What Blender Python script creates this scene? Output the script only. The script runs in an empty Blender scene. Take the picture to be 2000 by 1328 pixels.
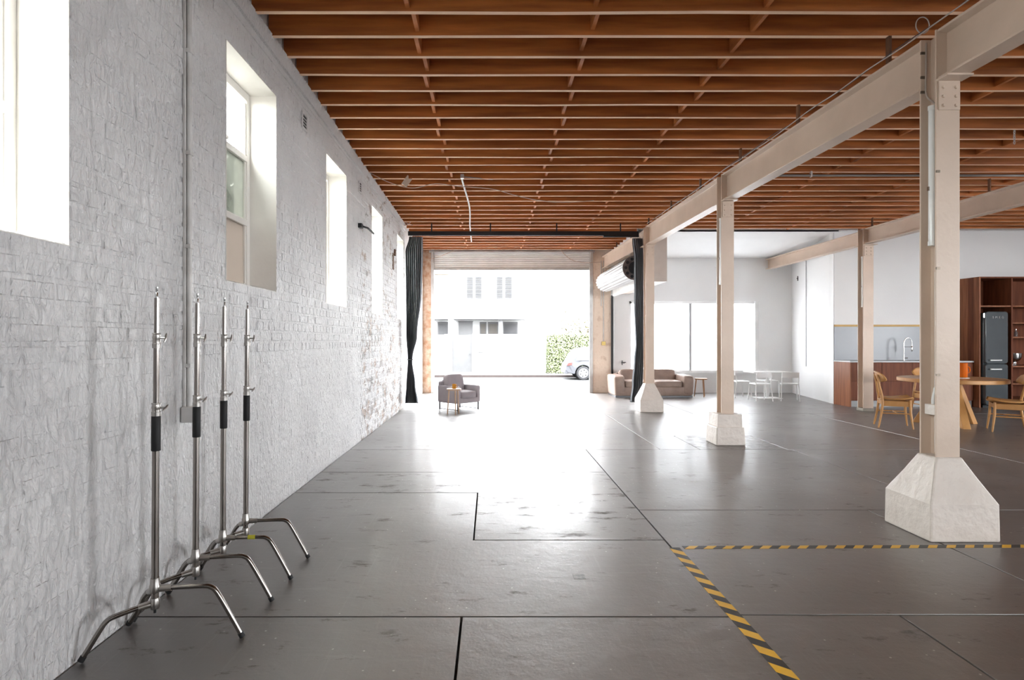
import bpy, bmesh, math, random
from mathutils import Vector, Matrix
random.seed(7)
R = math.radians
S = bpy.context.scene
COL = S.collection

# ------------------------------------------------------------------ camera
F = 1150.0                      # focal length in pixels of the 2000 px wide frame
EYE = 1.4
cam = bpy.data.cameras.new('camera'); cam.sensor_width = 36.0; cam.lens = 36.0 * F / 2000.0
cam.shift_x = 42.0 / 2000.0; cam.clip_end = 300
camo = bpy.data.objects.new('camera', cam); COL.objects.link(camo)
camo.location = (0, 0, EYE); camo.rotation_euler = (R(90), 0, 0)
S.camera = camo

# ------------------------------------------------------------------ world, exposure
W = bpy.data.worlds.new('overcast_sky'); S.world = W; W.use_nodes = True
bg = W.node_tree.nodes['Background']; bg.inputs[0].default_value = (0.94, 0.97, 1.0, 1); bg.inputs[1].default_value = 9.0
S.view_settings.view_transform = 'Standard'; S.view_settings.look = 'None'
S.view_settings.gamma = 1.0; S.view_settings.use_curve_mapping = False
S.view_settings.exposure = 2.12
S.cycles.max_bounces = 8; S.cycles.diffuse_bounces = 5; S.cycles.glossy_bounces = 3
S.cycles.transparent_max_bounces = 8; S.cycles.sample_clamp_indirect = 8.0

def portal(loc, rot, sx, sy):
    """daylight portal: guides sky sampling through an opening, emits nothing itself"""
    l = bpy.data.lights.new('daylight_portal', 'AREA'); l.shape = 'RECTANGLE'; l.size = sx; l.size_y = sy
    l.cycles.is_portal = True
    o = bpy.data.objects.new('daylight_portal', l); COL.objects.link(o); o.location = loc; o.rotation_euler = rot

# ------------------------------------------------------------------ materials
MATS = {}
def M(name, c, c2=None, scale=4.0, rough=0.5, rough2=None, metal=0.0, bump=0.0, bscale=40.0, stretch=(1, 1, 1),
      band=(0.35, 0.65), spec=0.5, trans=0.0, ior=1.45, coat=0.0, detail=5.0, bstretch=(1, 1, 1), alpha=None):
    if name in MATS: return MATS[name]
    m = bpy.data.materials.new(name); m.use_nodes = True; MATS[name] = m
    nt = m.node_tree; p = nt.nodes['Principled BSDF']; L = nt.links.new
    p.inputs['Base Color'].default_value = (*c, 1); p.inputs['Roughness'].default_value = rough
    p.inputs['Metallic'].default_value = metal; p.inputs['Specular IOR Level'].default_value = spec
    p.inputs['Transmission Weight'].default_value = trans; p.inputs['IOR'].default_value = ior
    p.inputs['Coat Weight'].default_value = coat
    geo = nt.nodes.new('ShaderNodeNewGeometry')
    def noise(sc, st, det=5.0):
        mp = nt.nodes.new('ShaderNodeMapping'); mp.inputs['Scale'].default_value = st
        L(geo.outputs['Position'], mp.inputs['Vector'])
        n = nt.nodes.new('ShaderNodeTexNoise'); n.inputs['Scale'].default_value = sc; n.inputs['Detail'].default_value = det
        L(mp.outputs[0], n.inputs['Vector']); return n
    if c2 is None: c2 = tuple(x * 0.9 for x in c)
    n = noise(scale, stretch, detail)
    r = nt.nodes.new('ShaderNodeValToRGB'); r.color_ramp.elements[0].position = band[0]; r.color_ramp.elements[1].position = band[1]
    r.color_ramp.elements[0].color = (*c, 1); r.color_ramp.elements[1].color = (*c2, 1)
    L(n.outputs['Fac'], r.inputs[0]); L(r.outputs[0], p.inputs['Base Color'])
    if rough2 is not None:
        mr = nt.nodes.new('ShaderNodeMapRange'); mr.inputs['From Min'].default_value = 0.3; mr.inputs['From Max'].default_value = 0.7
        mr.inputs['To Min'].default_value = rough; mr.inputs['To Max'].default_value = rough2
        n2 = noise(scale * 1.7, stretch); L(n2.outputs['Fac'], mr.inputs['Value']); L(mr.outputs[0], p.inputs['Roughness'])
    if bump > 0:
        b = nt.nodes.new('ShaderNodeBump'); b.inputs['Strength'].default_value = 1.0; b.inputs['Distance'].default_value = bump
        n3 = noise(bscale, bstretch); L(n3.outputs['Fac'], b.inputs['Height']); L(b.outputs[0], p.inputs['Normal'])
    return m
def ND(m): return m.node_tree.nodes, m.node_tree.links.new, m.node_tree.nodes['Principled BSDF']

# thick old paint over brick, wearing off towards the far end
def wall_paint():
    m = M('old_white_paint', (0.76, 0.75, 0.745), (0.69, 0.68, 0.68), scale=1.6, rough=0.34, rough2=0.5)
    N, L, p = ND(m)
    geo = N.new('ShaderNodeNewGeometry'); sep = N.new('ShaderNodeSeparateXYZ'); L(geo.outputs['Position'], sep.inputs[0])
    # relief: trowel swirls + lumps
    mp = N.new('ShaderNodeMapping'); mp.inputs['Scale'].default_value = (1, 1.0, 0.45); L(geo.outputs['Position'], mp.inputs[0])
    n1 = N.new('ShaderNodeTexNoise'); n1.inputs['Scale'].default_value = 27; n1.inputs['Detail'].default_value = 6; n1.inputs['Distortion'].default_value = 1.6
    L(mp.outputs[0], n1.inputs['Vector'])
    n2 = N.new('ShaderNodeTexNoise'); n2.inputs['Scale'].default_value = 5; n2.inputs['Detail'].default_value = 4; n2.inputs['Distortion'].default_value = 0.8
    L(geo.outputs['Position'], n2.inputs['Vector'])
    ad = N.new('ShaderNodeMath'); ad.operation = 'MULTIPLY_ADD'; ad.inputs[1].default_value = 1.2
    L(n2.outputs['Fac'], ad.inputs[0]); L(n1.outputs['Fac'], ad.inputs[2])
    b = N.new('ShaderNodeBump'); b.inputs['Strength'].default_value = 1.0; b.inputs['Distance'].default_value = 0.036
    L(ad.outputs[0], b.inputs['Height']); L(b.outputs[0], p.inputs['Normal'])
    # worn brick zone (its own shape: patches from y 8.2 on, heavier low down)
    mr = N.new('ShaderNodeMapRange'); mr.inputs['From Min'].default_value = 8.17; mr.inputs['From Max'].default_value = 8.25; L(sep.outputs['Y'], mr.inputs['Value'])
    mp3 = N.new('ShaderNodeMapping'); mp3.inputs['Scale'].default_value = (1, 1.0, 2.2); L(geo.outputs['Position'], mp3.inputs[0])
    n3 = N.new('ShaderNodeTexNoise'); n3.inputs['Scale'].default_value = 3.0; n3.inputs['Detail'].default_value = 9; n3.inputs['Roughness'].default_value = 0.75; L(mp3.outputs[0], n3.inputs['Vector'])
    zr = N.new('ShaderNodeMapRange'); zr.inputs['From Min'].default_value = 0.0; zr.inputs['From Max'].default_value = 3.6
    zr.inputs['To Min'].default_value = 0.47; zr.inputs['To Max'].default_value = 0.545; L(sep.outputs['Z'], zr.inputs['Value'])
    sb = N.new('ShaderNodeMath'); sb.operation = 'SUBTRACT'; L(n3.outputs['Fac'], sb.inputs[0]); L(zr.outputs[0], sb.inputs[1])
    mm = N.new('ShaderNodeMapRange'); mm.inputs['From Min'].default_value = 0.0; mm.inputs['From Max'].default_value = 0.09; L(sb.outputs[0], mm.inputs['Value'])
    fac = N.new('ShaderNodeMath'); fac.operation = 'MULTIPLY'; L(mm.outputs[0], fac.inputs[0]); L(mr.outputs[0], fac.inputs[1])
    n4 = N.new('ShaderNodeTexNoise'); n4.inputs['Scale'].default_value = 7; L(geo.outputs['Position'], n4.inputs['Vector'])
    r4 = N.new('ShaderNodeValToRGB'); r4.color_ramp.elements[0].position = 0.4; r4.color_ramp.elements[1].position = 0.6
    r4.color_ramp.elements[0].color = (0.42, 0.30, 0.23, 1); r4.color_ramp.elements[1].color = (0.30, 0.28, 0.27, 1); L(n4.outputs['Fac'], r4.inputs[0])
    src = p.inputs['Base Color'].links[0].from_socket
    mx = N.new('ShaderNodeMix'); mx.data_type = 'RGBA'; L(fac.outputs[0], mx.inputs['Factor']); L(src, mx.inputs['A']); L(r4.outputs[0], mx.inputs['B'])
    L(mx.outputs['Result'], p.inputs['Base Color'])
    return m
PAINT = wall_paint()
MORTAR = M('painted_mortar', (0.66, 0.65, 0.64), (0.55, 0.53, 0.52), scale=3, rough=0.7, bump=0.01, bscale=30)
REVEAL = M('smooth_cream_paint', (0.80, 0.775, 0.74), (0.74, 0.71, 0.67), scale=2.5, rough=0.45, bump=0.004, bscale=14)
WHITE = M('white_wall_paint', (0.80, 0.80, 0.80), (0.77, 0.77, 0.775), scale=1.2, rough=0.6, bump=0.0015, bscale=30)
WHITEMETAL = M('white_powder_coat', (0.82, 0.82, 0.82), rough=0.35)
CREAM = M('cream_steel_paint', (0.63, 0.495, 0.40), (0.575, 0.45, 0.36), scale=3, rough=0.38, bump=0.002, bscale=25)
FOOT = M('cream_concrete_paint', (0.72, 0.65, 0.60), (0.66, 0.59, 0.54), scale=4, rough=0.45, bump=0.012, bscale=16)
JOIST = M('old_joist_timber', (0.60, 0.195, 0.046), (0.24, 0.068, 0.015), scale=2.2, rough=0.6, stretch=(0.5, 1.3, 6), band=(0.3, 0.72), bump=0.002, bscale=30, bstretch=(0.3, 3, 10))
JOISTUNDER = M('bounce_lit_joist_edge', (0.88, 0.62, 0.44), (0.80, 0.52, 0.34), scale=3, rough=0.7, stretch=(0.6, 4, 4))  # pale bare-timber undersides, with floor bounce light put into the colour
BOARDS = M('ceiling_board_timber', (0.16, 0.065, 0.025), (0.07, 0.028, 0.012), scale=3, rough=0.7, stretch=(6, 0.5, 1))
CHROME = M('chrome_tube', (0.33, 0.305, 0.285), (0.28, 0.255, 0.235), scale=8, rough=0.16, metal=1.0)
CASTM = M('cast_metal', (0.50, 0.475, 0.45), scale=8, rough=0.32, metal=1.0)
RUBBER = M('black_rubber', (0.012, 0.012, 0.013), rough=0.6)
BLACKM = M('black_steel', (0.012, 0.013, 0.016), rough=0.5)
CURT = M('charcoal_cloth', (0.155, 0.165, 0.18), (0.19, 0.20, 0.215), scale=3, rough=0.95, spec=0.15)
GALV = M('galvanised_steel', (0.60, 0.595, 0.58), (0.50, 0.49, 0.48), scale=5, rough=0.42, metal=0.5)
SHUT = M('pale_shutter_steel', (0.84, 0.83, 0.81), (0.76, 0.75, 0.73), scale=4, rough=0.4, metal=0.1)
BRICKJ = M('bare_brick_jamb', (0.45, 0.25, 0.15), (0.62, 0.47, 0.36), scale=9, rough=0.85, bump=0.02, bscale=18)
PIER = M('peeling_cream_brick', (0.84, 0.70, 0.58), (0.62, 0.45, 0.33), scale=5, rough=0.8, band=(0.55, 0.72), bump=0.015, bscale=16)
OAK = M('oiled_oak', (0.52, 0.27, 0.095), (0.42, 0.20, 0.065), scale=5, rough=0.38, stretch=(1, 1, 0.35), bump=0.0006, bscale=60)
PALEOAK = M('pale_oak', (0.60, 0.42, 0.30), (0.50, 0.33, 0.22), scale=6, rough=0.5)
WALNUT = M('walnut_panel', (0.19, 0.060, 0.028), (0.11, 0.034, 0.016), scale=4, rough=0.55, spec=0.25, stretch=(5, 5, 0.35), band=(0.3, 0.7))
WALNUT2 = M('light_walnut_board', (0.30, 0.115, 0.052), (0.20, 0.07, 0.032), scale=4, rough=0.5, spec=0.3, stretch=(6, 6, 0.35))
STONE = M('grey_stone', (0.50, 0.51, 0.53), (0.44, 0.45, 0.47), scale=5, rough=0.35)
SPLASH = M('blue_grey_splashback', (0.30, 0.315, 0.34), (0.27, 0.285, 0.31), scale=1.5, rough=0.3)
KICK = M('brushed_kickboard', (0.30, 0.30, 0.30), rough=0.45, metal=0.2)
STEEL = M('polished_steel', (0.62, 0.62, 0.62), rough=0.15, metal=1.0)
FRIDGE = M('slate_enamel', (0.065, 0.075, 0.083), (0.06, 0.07, 0.078), rough=0.16, coat=0.4)
LEATHER = M('taupe_leather', (0.32, 0.235, 0.195), (0.25, 0.18, 0.15), scale=5, rough=0.5, bump=0.012, bscale=7)
GREYFAB = M('mauve_grey_fabric', (0.38, 0.34, 0.36), (0.33, 0.30, 0.32), scale=6, rough=0.9, bump=0.002, bscale=120)
GRAPH = M('graphite_metal', (0.10, 0.10, 0.105), rough=0.35, metal=0.6)
AMBER = M('amber_glass', (0.85, 0.22, 0.015), (0.80, 0.19, 0.012), rough=0.08, trans=0.55, ior=1.35)
CLEAR = M('clear_glass', (0.9, 0.9, 0.9), rough=0.04, trans=0.9, ior=1.3)
PORC = M('white_porcelain', (0.80, 0.79, 0.77), rough=0.25)
YELLOWT = M('yellow_cloth_tape', (0.62, 0.58, 0.05), rough=0.5)
WIREG = M('grey_cable', (0.42, 0.36, 0.32), rough=0.5)
CONDUIT = M('painted_conduit', (0.66, 0.645, 0.63), (0.52, 0.50, 0.48), scale=7, rough=0.4)
DARKVOID = M('dark_vent', (0.05, 0.047, 0.045), rough=0.8)
PLASTIC = M('white_plastic', (0.80, 0.80, 0.79), rough=0.3)
TUBE = M('frosted_tube', (0.85, 0.85, 0.85), rough=0.2, coat=0.5)
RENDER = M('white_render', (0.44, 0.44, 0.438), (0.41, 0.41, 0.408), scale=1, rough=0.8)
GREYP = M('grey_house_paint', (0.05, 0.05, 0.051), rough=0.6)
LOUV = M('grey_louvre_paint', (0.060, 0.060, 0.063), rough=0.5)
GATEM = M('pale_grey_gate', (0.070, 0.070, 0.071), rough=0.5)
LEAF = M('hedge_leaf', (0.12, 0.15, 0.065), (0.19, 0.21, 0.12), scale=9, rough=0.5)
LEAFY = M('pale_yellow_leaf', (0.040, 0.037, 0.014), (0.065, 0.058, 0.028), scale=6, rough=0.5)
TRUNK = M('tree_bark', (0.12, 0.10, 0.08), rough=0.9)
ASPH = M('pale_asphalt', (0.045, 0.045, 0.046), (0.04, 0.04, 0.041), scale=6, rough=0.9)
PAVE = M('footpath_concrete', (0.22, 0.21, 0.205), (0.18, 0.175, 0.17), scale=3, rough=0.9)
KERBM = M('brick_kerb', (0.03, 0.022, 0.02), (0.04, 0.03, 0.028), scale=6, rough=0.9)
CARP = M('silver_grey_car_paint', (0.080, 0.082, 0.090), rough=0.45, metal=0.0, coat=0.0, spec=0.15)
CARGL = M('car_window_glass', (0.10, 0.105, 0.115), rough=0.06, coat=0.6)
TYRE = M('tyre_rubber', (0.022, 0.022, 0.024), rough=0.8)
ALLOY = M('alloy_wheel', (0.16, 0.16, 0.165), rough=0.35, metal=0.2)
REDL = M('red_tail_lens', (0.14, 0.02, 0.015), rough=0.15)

def glass_like(name, tint, tfac, var=0.1):
    """frosted / dusty pane: part of the light passes straight, the rest is scattered"""
    m = bpy.data.materials.new(name); m.use_nodes = True; nt = m.node_tree; L = nt.links.new
    out = nt.nodes['Material Output']; nt.nodes.remove(nt.nodes['Principled BSDF'])
    tr = nt.nodes.new('ShaderNodeBsdfTransparent'); tr.inputs[0].default_value = (*tint, 1)
    tl = nt.nodes.new('ShaderNodeBsdfTranslucent'); tl.inputs[0].default_value = (*tint, 1)
    df = nt.nodes.new('ShaderNodeBsdfDiffuse'); df.inputs[0].default_value = (*[x * 0.8 for x in tint], 1)
    m0 = nt.nodes.new('ShaderNodeMixShader'); m0.inputs[0].default_value = 0.35; L(tl.outputs[0], m0.inputs[1]); L(df.outputs[0], m0.inputs[2])
    geo = nt.nodes.new('ShaderNodeNewGeometry'); n = nt.nodes.new('ShaderNodeTexNoise'); n.inputs['Scale'].default_value = 2.5
    L(geo.outputs['Position'], n.inputs['Vector'])
    mr = nt.nodes.new('ShaderNodeMapRange'); mr.inputs['To Min'].default_value = tfac - var; mr.inputs['To Max'].default_value = tfac + var
    mr.inputs['From Min'].default_value = 0.3; mr.inputs['From Max'].default_value = 0.7; L(n.outputs['Fac'], mr.inputs['Value'])
    mx = nt.nodes.new('ShaderNodeMixShader'); L(mr.outputs[0], mx.inputs[0]); L(m0.outputs[0], mx.inputs[1]); L(tr.outputs[0], mx.inputs[2])
    L(mx.outputs[0], out.inputs[0]); MATS[name] = m; return m
DUSTY = glass_like('dusty_window_glass', (0.88, 0.89, 0.86), 0.985, var=0.01)
BLIND = glass_like('translucent_white_blind', (0.90, 0.905, 0.91), 0.05, var=0.02)

def floor_mat(name='polished_concrete', wear=0.585):
    m = M(name, (0.042, 0.029, 0.021), (0.092, 0.074, 0.063), scale=0.55, rough=0.34, rough2=0.45, detail=5, band=(0.25, 0.75), bump=0.0, spec=0.75, coat=0.10, ior=2.3)
    N, L, p = ND(m); geo = N.new('ShaderNodeNewGeometry')
    src = p.inputs['Base Color'].links[0].from_socket
    p.inputs['Coat Roughness'].default_value = 0.13
    # paint specks and pale scuffs
    v = N.new('ShaderNodeTexVoronoi'); v.inputs['Scale'].default_value = 14; v.inputs['Randomness'].default_value = 1; L(geo.outputs['Position'], v.inputs['Vector'])
    r = N.new('ShaderNodeValToRGB'); r.color_ramp.elements[0].position = 0.05; r.color_ramp.elements[1].position = 0.09
    r.color_ramp.elements[0].color = (1, 1, 1, 1); r.color_ramp.elements[1].color = (0, 0, 0, 1); L(v.outputs['Distance'], r.inputs[0])
    n = N.new('ShaderNodeTexNoise'); n.inputs['Scale'].default_value = 2.2; n.inputs['Detail'].default_value = 3; L(geo.outputs['Position'], n.inputs['Vector'])
    g = N.new('ShaderNodeMath'); g.operation = 'GREATER_THAN'; g.inputs[1].default_value = 0.52; L(n.outputs['Fac'], g.inputs[0])
    mu = N.new('ShaderNodeMath'); mu.operation = 'MULTIPLY'; L(r.outputs[0], mu.inputs[0]); L(g.outputs[0], mu.inputs[1])
    mx = N.new('ShaderNodeMix'); mx.data_type = 'RGBA'; mx.inputs['B'].default_value = (0.42, 0.40, 0.38, 1)
    L(mu.outputs[0], mx.inputs['Factor']); L(src, mx.inputs['A'])
    # long fine scratches
    last = mx.outputs['Result']
    for k, (a, b, s) in enumerate(((0.6, 34, 1.6), (30, 0.8, 1.5), (1.5, 9, 1.0))):
        mp = N.new('ShaderNodeMapping'); mp.inputs['Scale'].default_value = (a, b, 1); mp.inputs['Rotation'].default_value = (0, 0, 0.5 + k)
        L(geo.outputs['Position'], mp.inputs[0])
        n2 = N.new('ShaderNodeTexNoise'); n2.inputs['Scale'].default_value = s; n2.inputs['Detail'].default_value = 8; n2.inputs['Roughness'].default_value = 0.7; L(mp.outputs[0], n2.inputs['Vector'])
        rr = N.new('ShaderNodeValToRGB'); rr.color_ramp.elements[0].position = 0.56; rr.color_ramp.elements[1].position = 0.80
        rr.color_ramp.elements[1].color = (0.26, 0.26, 0.26, 1); L(n2.outputs['Fac'], rr.inputs[0])
        m2 = N.new('ShaderNodeMix'); m2.data_type = 'RGBA'; m2.inputs['B'].default_value = (0.30, 0.28, 0.265, 1)
        L(rr.outputs[0], m2.inputs['Factor']); L(last, m2.inputs['A']); last = m2.outputs['Result']
    L(last, p.inputs['Base Color'])
    # worn matte spots break up the sheen
    n6 = N.new('ShaderNodeTexNoise'); n6.inputs['Scale'].default_value = 3.5; n6.inputs['Detail'].default_value = 10; n6.inputs['Roughness'].default_value = 0.74
    mp6 = N.new('ShaderNodeMapping'); mp6.inputs['Scale'].default_value = (0.8, 1.9, 1); L(geo.outputs['Position'], mp6.inputs[0]); L(mp6.outputs[0], n6.inputs['Vector'])
    w6 = N.new('ShaderNodeMapRange'); w6.inputs['From Min'].default_value = wear; w6.inputs['From Max'].default_value = wear + 0.10; w6.inputs['To Max'].default_value = 0.30; L(n6.outputs['Fac'], w6.inputs['Value'])
    a6 = N.new('ShaderNodeMath'); a6.operation = 'ADD'; L(p.inputs['Roughness'].links[0].from_socket, a6.inputs[0]); L(w6.outputs[0], a6.inputs[1]); L(a6.outputs[0], p.inputs['Roughness'])
    s6 = N.new('ShaderNodeMath'); s6.operation = 'MULTIPLY_ADD'; s6.inputs[1].default_value = -1.9; s6.inputs[2].default_value = 0.80; L(w6.outputs[0], s6.inputs[0]); L(s6.outputs[0], p.inputs['Specular IOR Level'])
    b = N.new('ShaderNodeBump'); b.inputs['Distance'].default_value = 0.0045; b.inputs['Strength'].default_value = 0.8
    n5 = N.new('ShaderNodeTexNoise'); n5.inputs['Scale'].default_value = 9; n5.inputs['Detail'].default_value = 10; n5.inputs['Roughness'].default_value = 0.68; L(geo.outputs['Position'], n5.inputs['Vector'])
    L(n5.outputs['Fac'], b.inputs['Height']); L(b.outputs[0], p.inputs['Normal'])
    return m
CONC = floor_mat(); CONCW = floor_mat('pitted_concrete', 0.54)
JOINT = M('joint_dirt', (0.035, 0.03, 0.027), rough=0.9)
PATCH = M('broken_patch_concrete', (0.10, 0.083, 0.073), (0.045, 0.036, 0.03), scale=6, rough=0.26, rough2=0.5, band=(0.5, 0.65), bump=0.004, bscale=9, ior=1.9, spec=0.7)

def tape_mat(name, along, per, slant):
    m = M(name, (0.70, 0.38, 0.03), rough=0.45); N, L, p = ND(m)
    geo = N.new('ShaderNodeNewGeometry'); sep = N.new('ShaderNodeSeparateXYZ'); L(geo.outputs['Position'], sep.inputs[0])
    a, b = ('Y', 'X') if along == 'Y' else ('X', 'Y')
    ma = N.new('ShaderNodeMath'); ma.operation = 'MULTIPLY_ADD'; ma.inputs[1].default_value = slant; L(sep.outputs[b], ma.inputs[0]); L(sep.outputs[a], ma.inputs[2])
    dv = N.new('ShaderNodeMath'); dv.operation = 'DIVIDE'; dv.inputs[1].default_value = per; L(ma.outputs[0], dv.inputs[0])
    fr = N.new('ShaderNodeMath'); fr.operation = 'FRACT'; L(dv.outputs[0], fr.inputs[0])
    gt = N.new('ShaderNodeMath'); gt.operation = 'GREATER_THAN'; gt.inputs[1].default_value = 0.5; L(fr.outputs[0], gt.inputs[0])
    src = p.inputs['Base Color'].links[0].from_socket
    mx = N.new('ShaderNodeMix'); mx.data_type = 'RGBA'; mx.inputs['B'].default_value = (0.03, 0.028, 0.026, 1)
    L(gt.outputs[0], mx.inputs['Factor']); L(src, mx.inputs['A']); L(mx.outputs['Result'], p.inputs['Base Color'])
    return m

# ------------------------------------------------------------------ mesh helpers
class B:
    def __init__(s): s.v = []; s.f = []
    def add(s, vs, fs):
        o = len(s.v); s.v += [tuple(x) for x in vs]; s.f += [tuple(i + o for i in f) for f in fs]; return s
    def box(s, x0, x1, y0, y1, z0, z1):
        return s.add([(x, y, z) for z in (z0, z1) for y in (y0, y1) for x in (x0, x1)],
                     [(0, 2, 3, 1), (4, 5, 7, 6), (0, 1, 5, 4), (2, 6, 7, 3), (0, 4, 6, 2), (1, 3, 7, 5)])
    def hexa(s, bot, top):
        """bot/top: four points each, counter-clockwise from above"""
        return s.add(list(bot) + list(top), [(3, 2, 1, 0), (4, 5, 6, 7), (0, 1, 5, 4), (1, 2, 6, 5), (2, 3, 7, 6), (3, 0, 4, 7)])
    def prism(s, poly, z0, z1):
        n = len(poly)
        return s.add([(x, y, z0) for x, y in poly] + [(x, y, z1) for x, y in poly],
                     [tuple(reversed(range(n))), tuple(range(n, 2 * n))] + [(i, (i + 1) % n, n + (i + 1) % n, n + i) for i in range(n)])
    def prof(s, pts, A, Bp):
        """extrude a closed profile (x,z offsets) from point A to point B (mostly along y)"""
        n = len(pts)
        return s.add([(A[0] + x, A[1], A[2] + z) for x, z in pts] + [(Bp[0] + x, Bp[1], Bp[2] + z) for x, z in pts],
                     [tuple(range(n)), tuple(reversed(range(n, 2 * n)))] + [(i, n + i, n + (i + 1) % n, (i + 1) % n) for i in range(n)])
    def tube(s, pts, r, n=10, cap=True):
        pts = [Vector(p) for p in pts]; k = len(pts)
        rs = r if isinstance(r, (list, tuple)) else [r] * k
        up = None; rings = []
        for i, p in enumerate(pts):
            d = (pts[min(i + 1, k - 1)] - pts[max(i - 1, 0)]).normalized()
            if up is None:
                up = Vector((0, 0, 1)) if abs(d.z) < 0.9 else Vector((1, 0, 0))
            a = d.cross(up)
            if a.length < 1e-4: a = d.cross(Vector((0, 1, 0)))
            a.normalize(); b = a.cross(d).normalized(); up = b
            rings.append([p + (a * math.cos(t) + b * math.sin(t)) * rs[i] for t in [2 * math.pi * j / n for j in range(n)]])
        vs = [v for g in rings for v in g]
        fs = [(i * n + j, i * n + (j + 1) % n, (i + 1) * n + (j + 1) % n, (i + 1) * n + j) for i in range(k - 1) for j in range(n)]
        if cap: fs += [tuple(reversed(range(n))), tuple(range((k - 1) * n, k * n))]
        return s.add(vs, fs)
    def lathe(s, prof, c=(0, 0, 0), n=20):
        vs = []; k = len(prof)
        for r, z in prof:
            vs += [(c[0] + r * math.cos(2 * math.pi * j / n), c[1] + r * math.sin(2 * math.pi * j / n), c[2] + z) for j in range(n)]
        fs = [(i * n + j, i * n + (j + 1) % n, (i + 1) * n + (j + 1) % n, (i + 1) * n + j) for i in range(k - 1) for j in range(n)]
        fs += [tuple(reversed(range(n))), tuple(range((k - 1) * n, k * n))]
        return s.add(vs, fs)
    def pillow(s, c, size, e=0.35, nu=28, nv=14, rot=None, puff=0.0):
        """superellipsoid cushion"""
        def pw(x): return math.copysign(abs(x) ** e, x)
        vs = []; R3 = rot or Matrix.Identity(3)
        for i in range(nv + 1):
            v = -math.pi / 2 + math.pi * i / nv
            for j in range(nu):
                u = 2 * math.pi * j / nu
                p = Vector((pw(math.cos(v)) * pw(math.cos(u)), pw(math.cos(v)) * pw(math.sin(u)), pw(math.sin(v))))
                bul = 1 + puff * (1 - p.x ** 2) * (1 - p.y ** 2)
                p = Vector((p.x * size[0] / 2, p.y * size[1] / 2, p.z * bul * size[2] / 2))
                vs.append(R3 @ p + Vector(c))
        fs = [(i * nu + j, i * nu + (j + 1) % nu, (i + 1) * nu + (j + 1) % nu, (i + 1) * nu + j) for i in range(nv) for j in range(nu)]
        return s.add(vs, fs)
    def build(s, name, mat, parent=None, smooth=False, bevel=0.0, loc=None, weld=False):
        me = bpy.data.meshes.new(name); me.from_pydata(s.v, [], s.f); me.update()
        bm = bmesh.new(); bm.from_mesh(me)
        if weld: bmesh.ops.remove_doubles(bm, verts=bm.verts, dist=1e-5)
        bmesh.ops.recalc_face_normals(bm, faces=bm.faces)
        bm.to_mesh(me); bm.free()
        me.materials.append(mat)
        if smooth:
            for p in me.polygons: p.use_smooth = True
            me.set_sharp_from_angle(angle=R(38))
        o = bpy.data.objects.new(name, me); COL.objects.link(o)
        if parent is not None: o.parent = parent
        if loc is not None: o.location = loc
        if bevel > 0:
            b = o.modifiers.new('edge', 'BEVEL'); b.width = bevel; b.segments = 2; b.limit_method = 'ANGLE'; b.angle_limit = R(40)
        return o
def tag(o, label, cat, group=None):
    o['label'] = label; o['category'] = cat
    if group: o['group'] = group
    return o
def struct(o): o['kind'] = 'structure'; return o
def thing(name, label, cat, loc=(0, 0, 0), rz=0.0, group=None):
    o = bpy.data.objects.new(name, None); COL.objects.link(o); o.location = loc; o.rotation_euler = (0, 0, rz)
    o.empty_display_size = 0.1
    return tag(o, label, cat, group)
def copy_tree(o, parent=None):
    c = o.copy(); COL.objects.link(c); c.parent = parent
    for ch in list(o.children): copy_tree(ch, c)
    return c
def bez(pts, n=6):
    """round a polyline's corners (Catmull-Rom)"""
    P = [Vector(p) for p in pts]; P = [P[0] * 2 - P[1]] + P + [P[-1] * 2 - P[-2]]; out = []
    for i in range(1, len(P) - 2):
        for k in range(n):
            t = k / n; a, b, c, d = P[i - 1], P[i], P[i + 1], P[i + 2]
            out.append(0.5 * ((2 * b) + (c - a) * t + (2 * a - 5 * b + 4 * c - d) * t * t + (3 * b - a - 3 * c + d) * t ** 3))
    out.append(P[-2]); return out
def px(x, y, D): return Vector(((x - 958) * D / F, D, EYE + (664 - y) * D / F))   # helper used only to take sizes off the photo

# ------------------------------------------------------------------ dimensions of the hall
XL = -1.80           # inner face of the long brick wall
YB = 15.6            # street wall
YK = 12.9            # kitchen wall
Y0 = -6.0            # rear wall, behind the viewer
XR = 14.0
def zj(y): return 3.85 - 0.0095 * (y - 4.4)     # underside of the joists (the roof falls slightly towards the street)
WINS = [(-3.27, -2.33), (-0.85, 0.09), (1.57, 2.515), (4.01, 4.95), (6.45, 7.36), (8.93, 9.80), (11.34, 12.18)]
WZ0, WZ1 = 1.80, 3.45

# ------------------------------------------------------------------ floor
fl = struct(B().box(XL - 0.4, XR, Y0, YB + 0.3, -0.25, -0.03).build('floor', JOINT))
G = 0.006
def slab(poly, mat=CONC, top=0.0):
    # shrink polygon by the joint width (axis-aligned polygons)
    n = len(poly); out = []
    area = sum(poly[i][0] * poly[(i + 1) % n][1] - poly[(i + 1) % n][0] * poly[i][1] for i in range(n))
    if area < 0: poly = poly[::-1]
    for i in range(n):
        a, b, c = Vector(poly[i - 1]), Vector(poly[i]), Vector(poly[(i + 1) % n])
        d1 = (b - a).normalized(); d2 = (c - b).normalized()
        n1 = Vector((-d1.y, d1.x)); n2 = Vector((-d2.y, d2.x))
        out.append(b + n1 * G + n2 * G)
    o = B().prism([(p.x, p.y) for p in out], -0.031, top).build('slab', mat, fl, bevel=0.0015)
    return o
def rect(x0, x1, y0, y1, **k): return slab([(x0, y0), (x1, y0), (x1, y1), (x0, y1)], **k)
rect(XL, -0.146, Y0, 2.98); rect(-0.146, 1.22, Y0, 2.98)
slab([(XL, 2.98), (1.22, 2.98), (1.22, 4.12), (-0.118, 4.12), (-0.118, 5.40), (XL, 5.40)])
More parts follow.
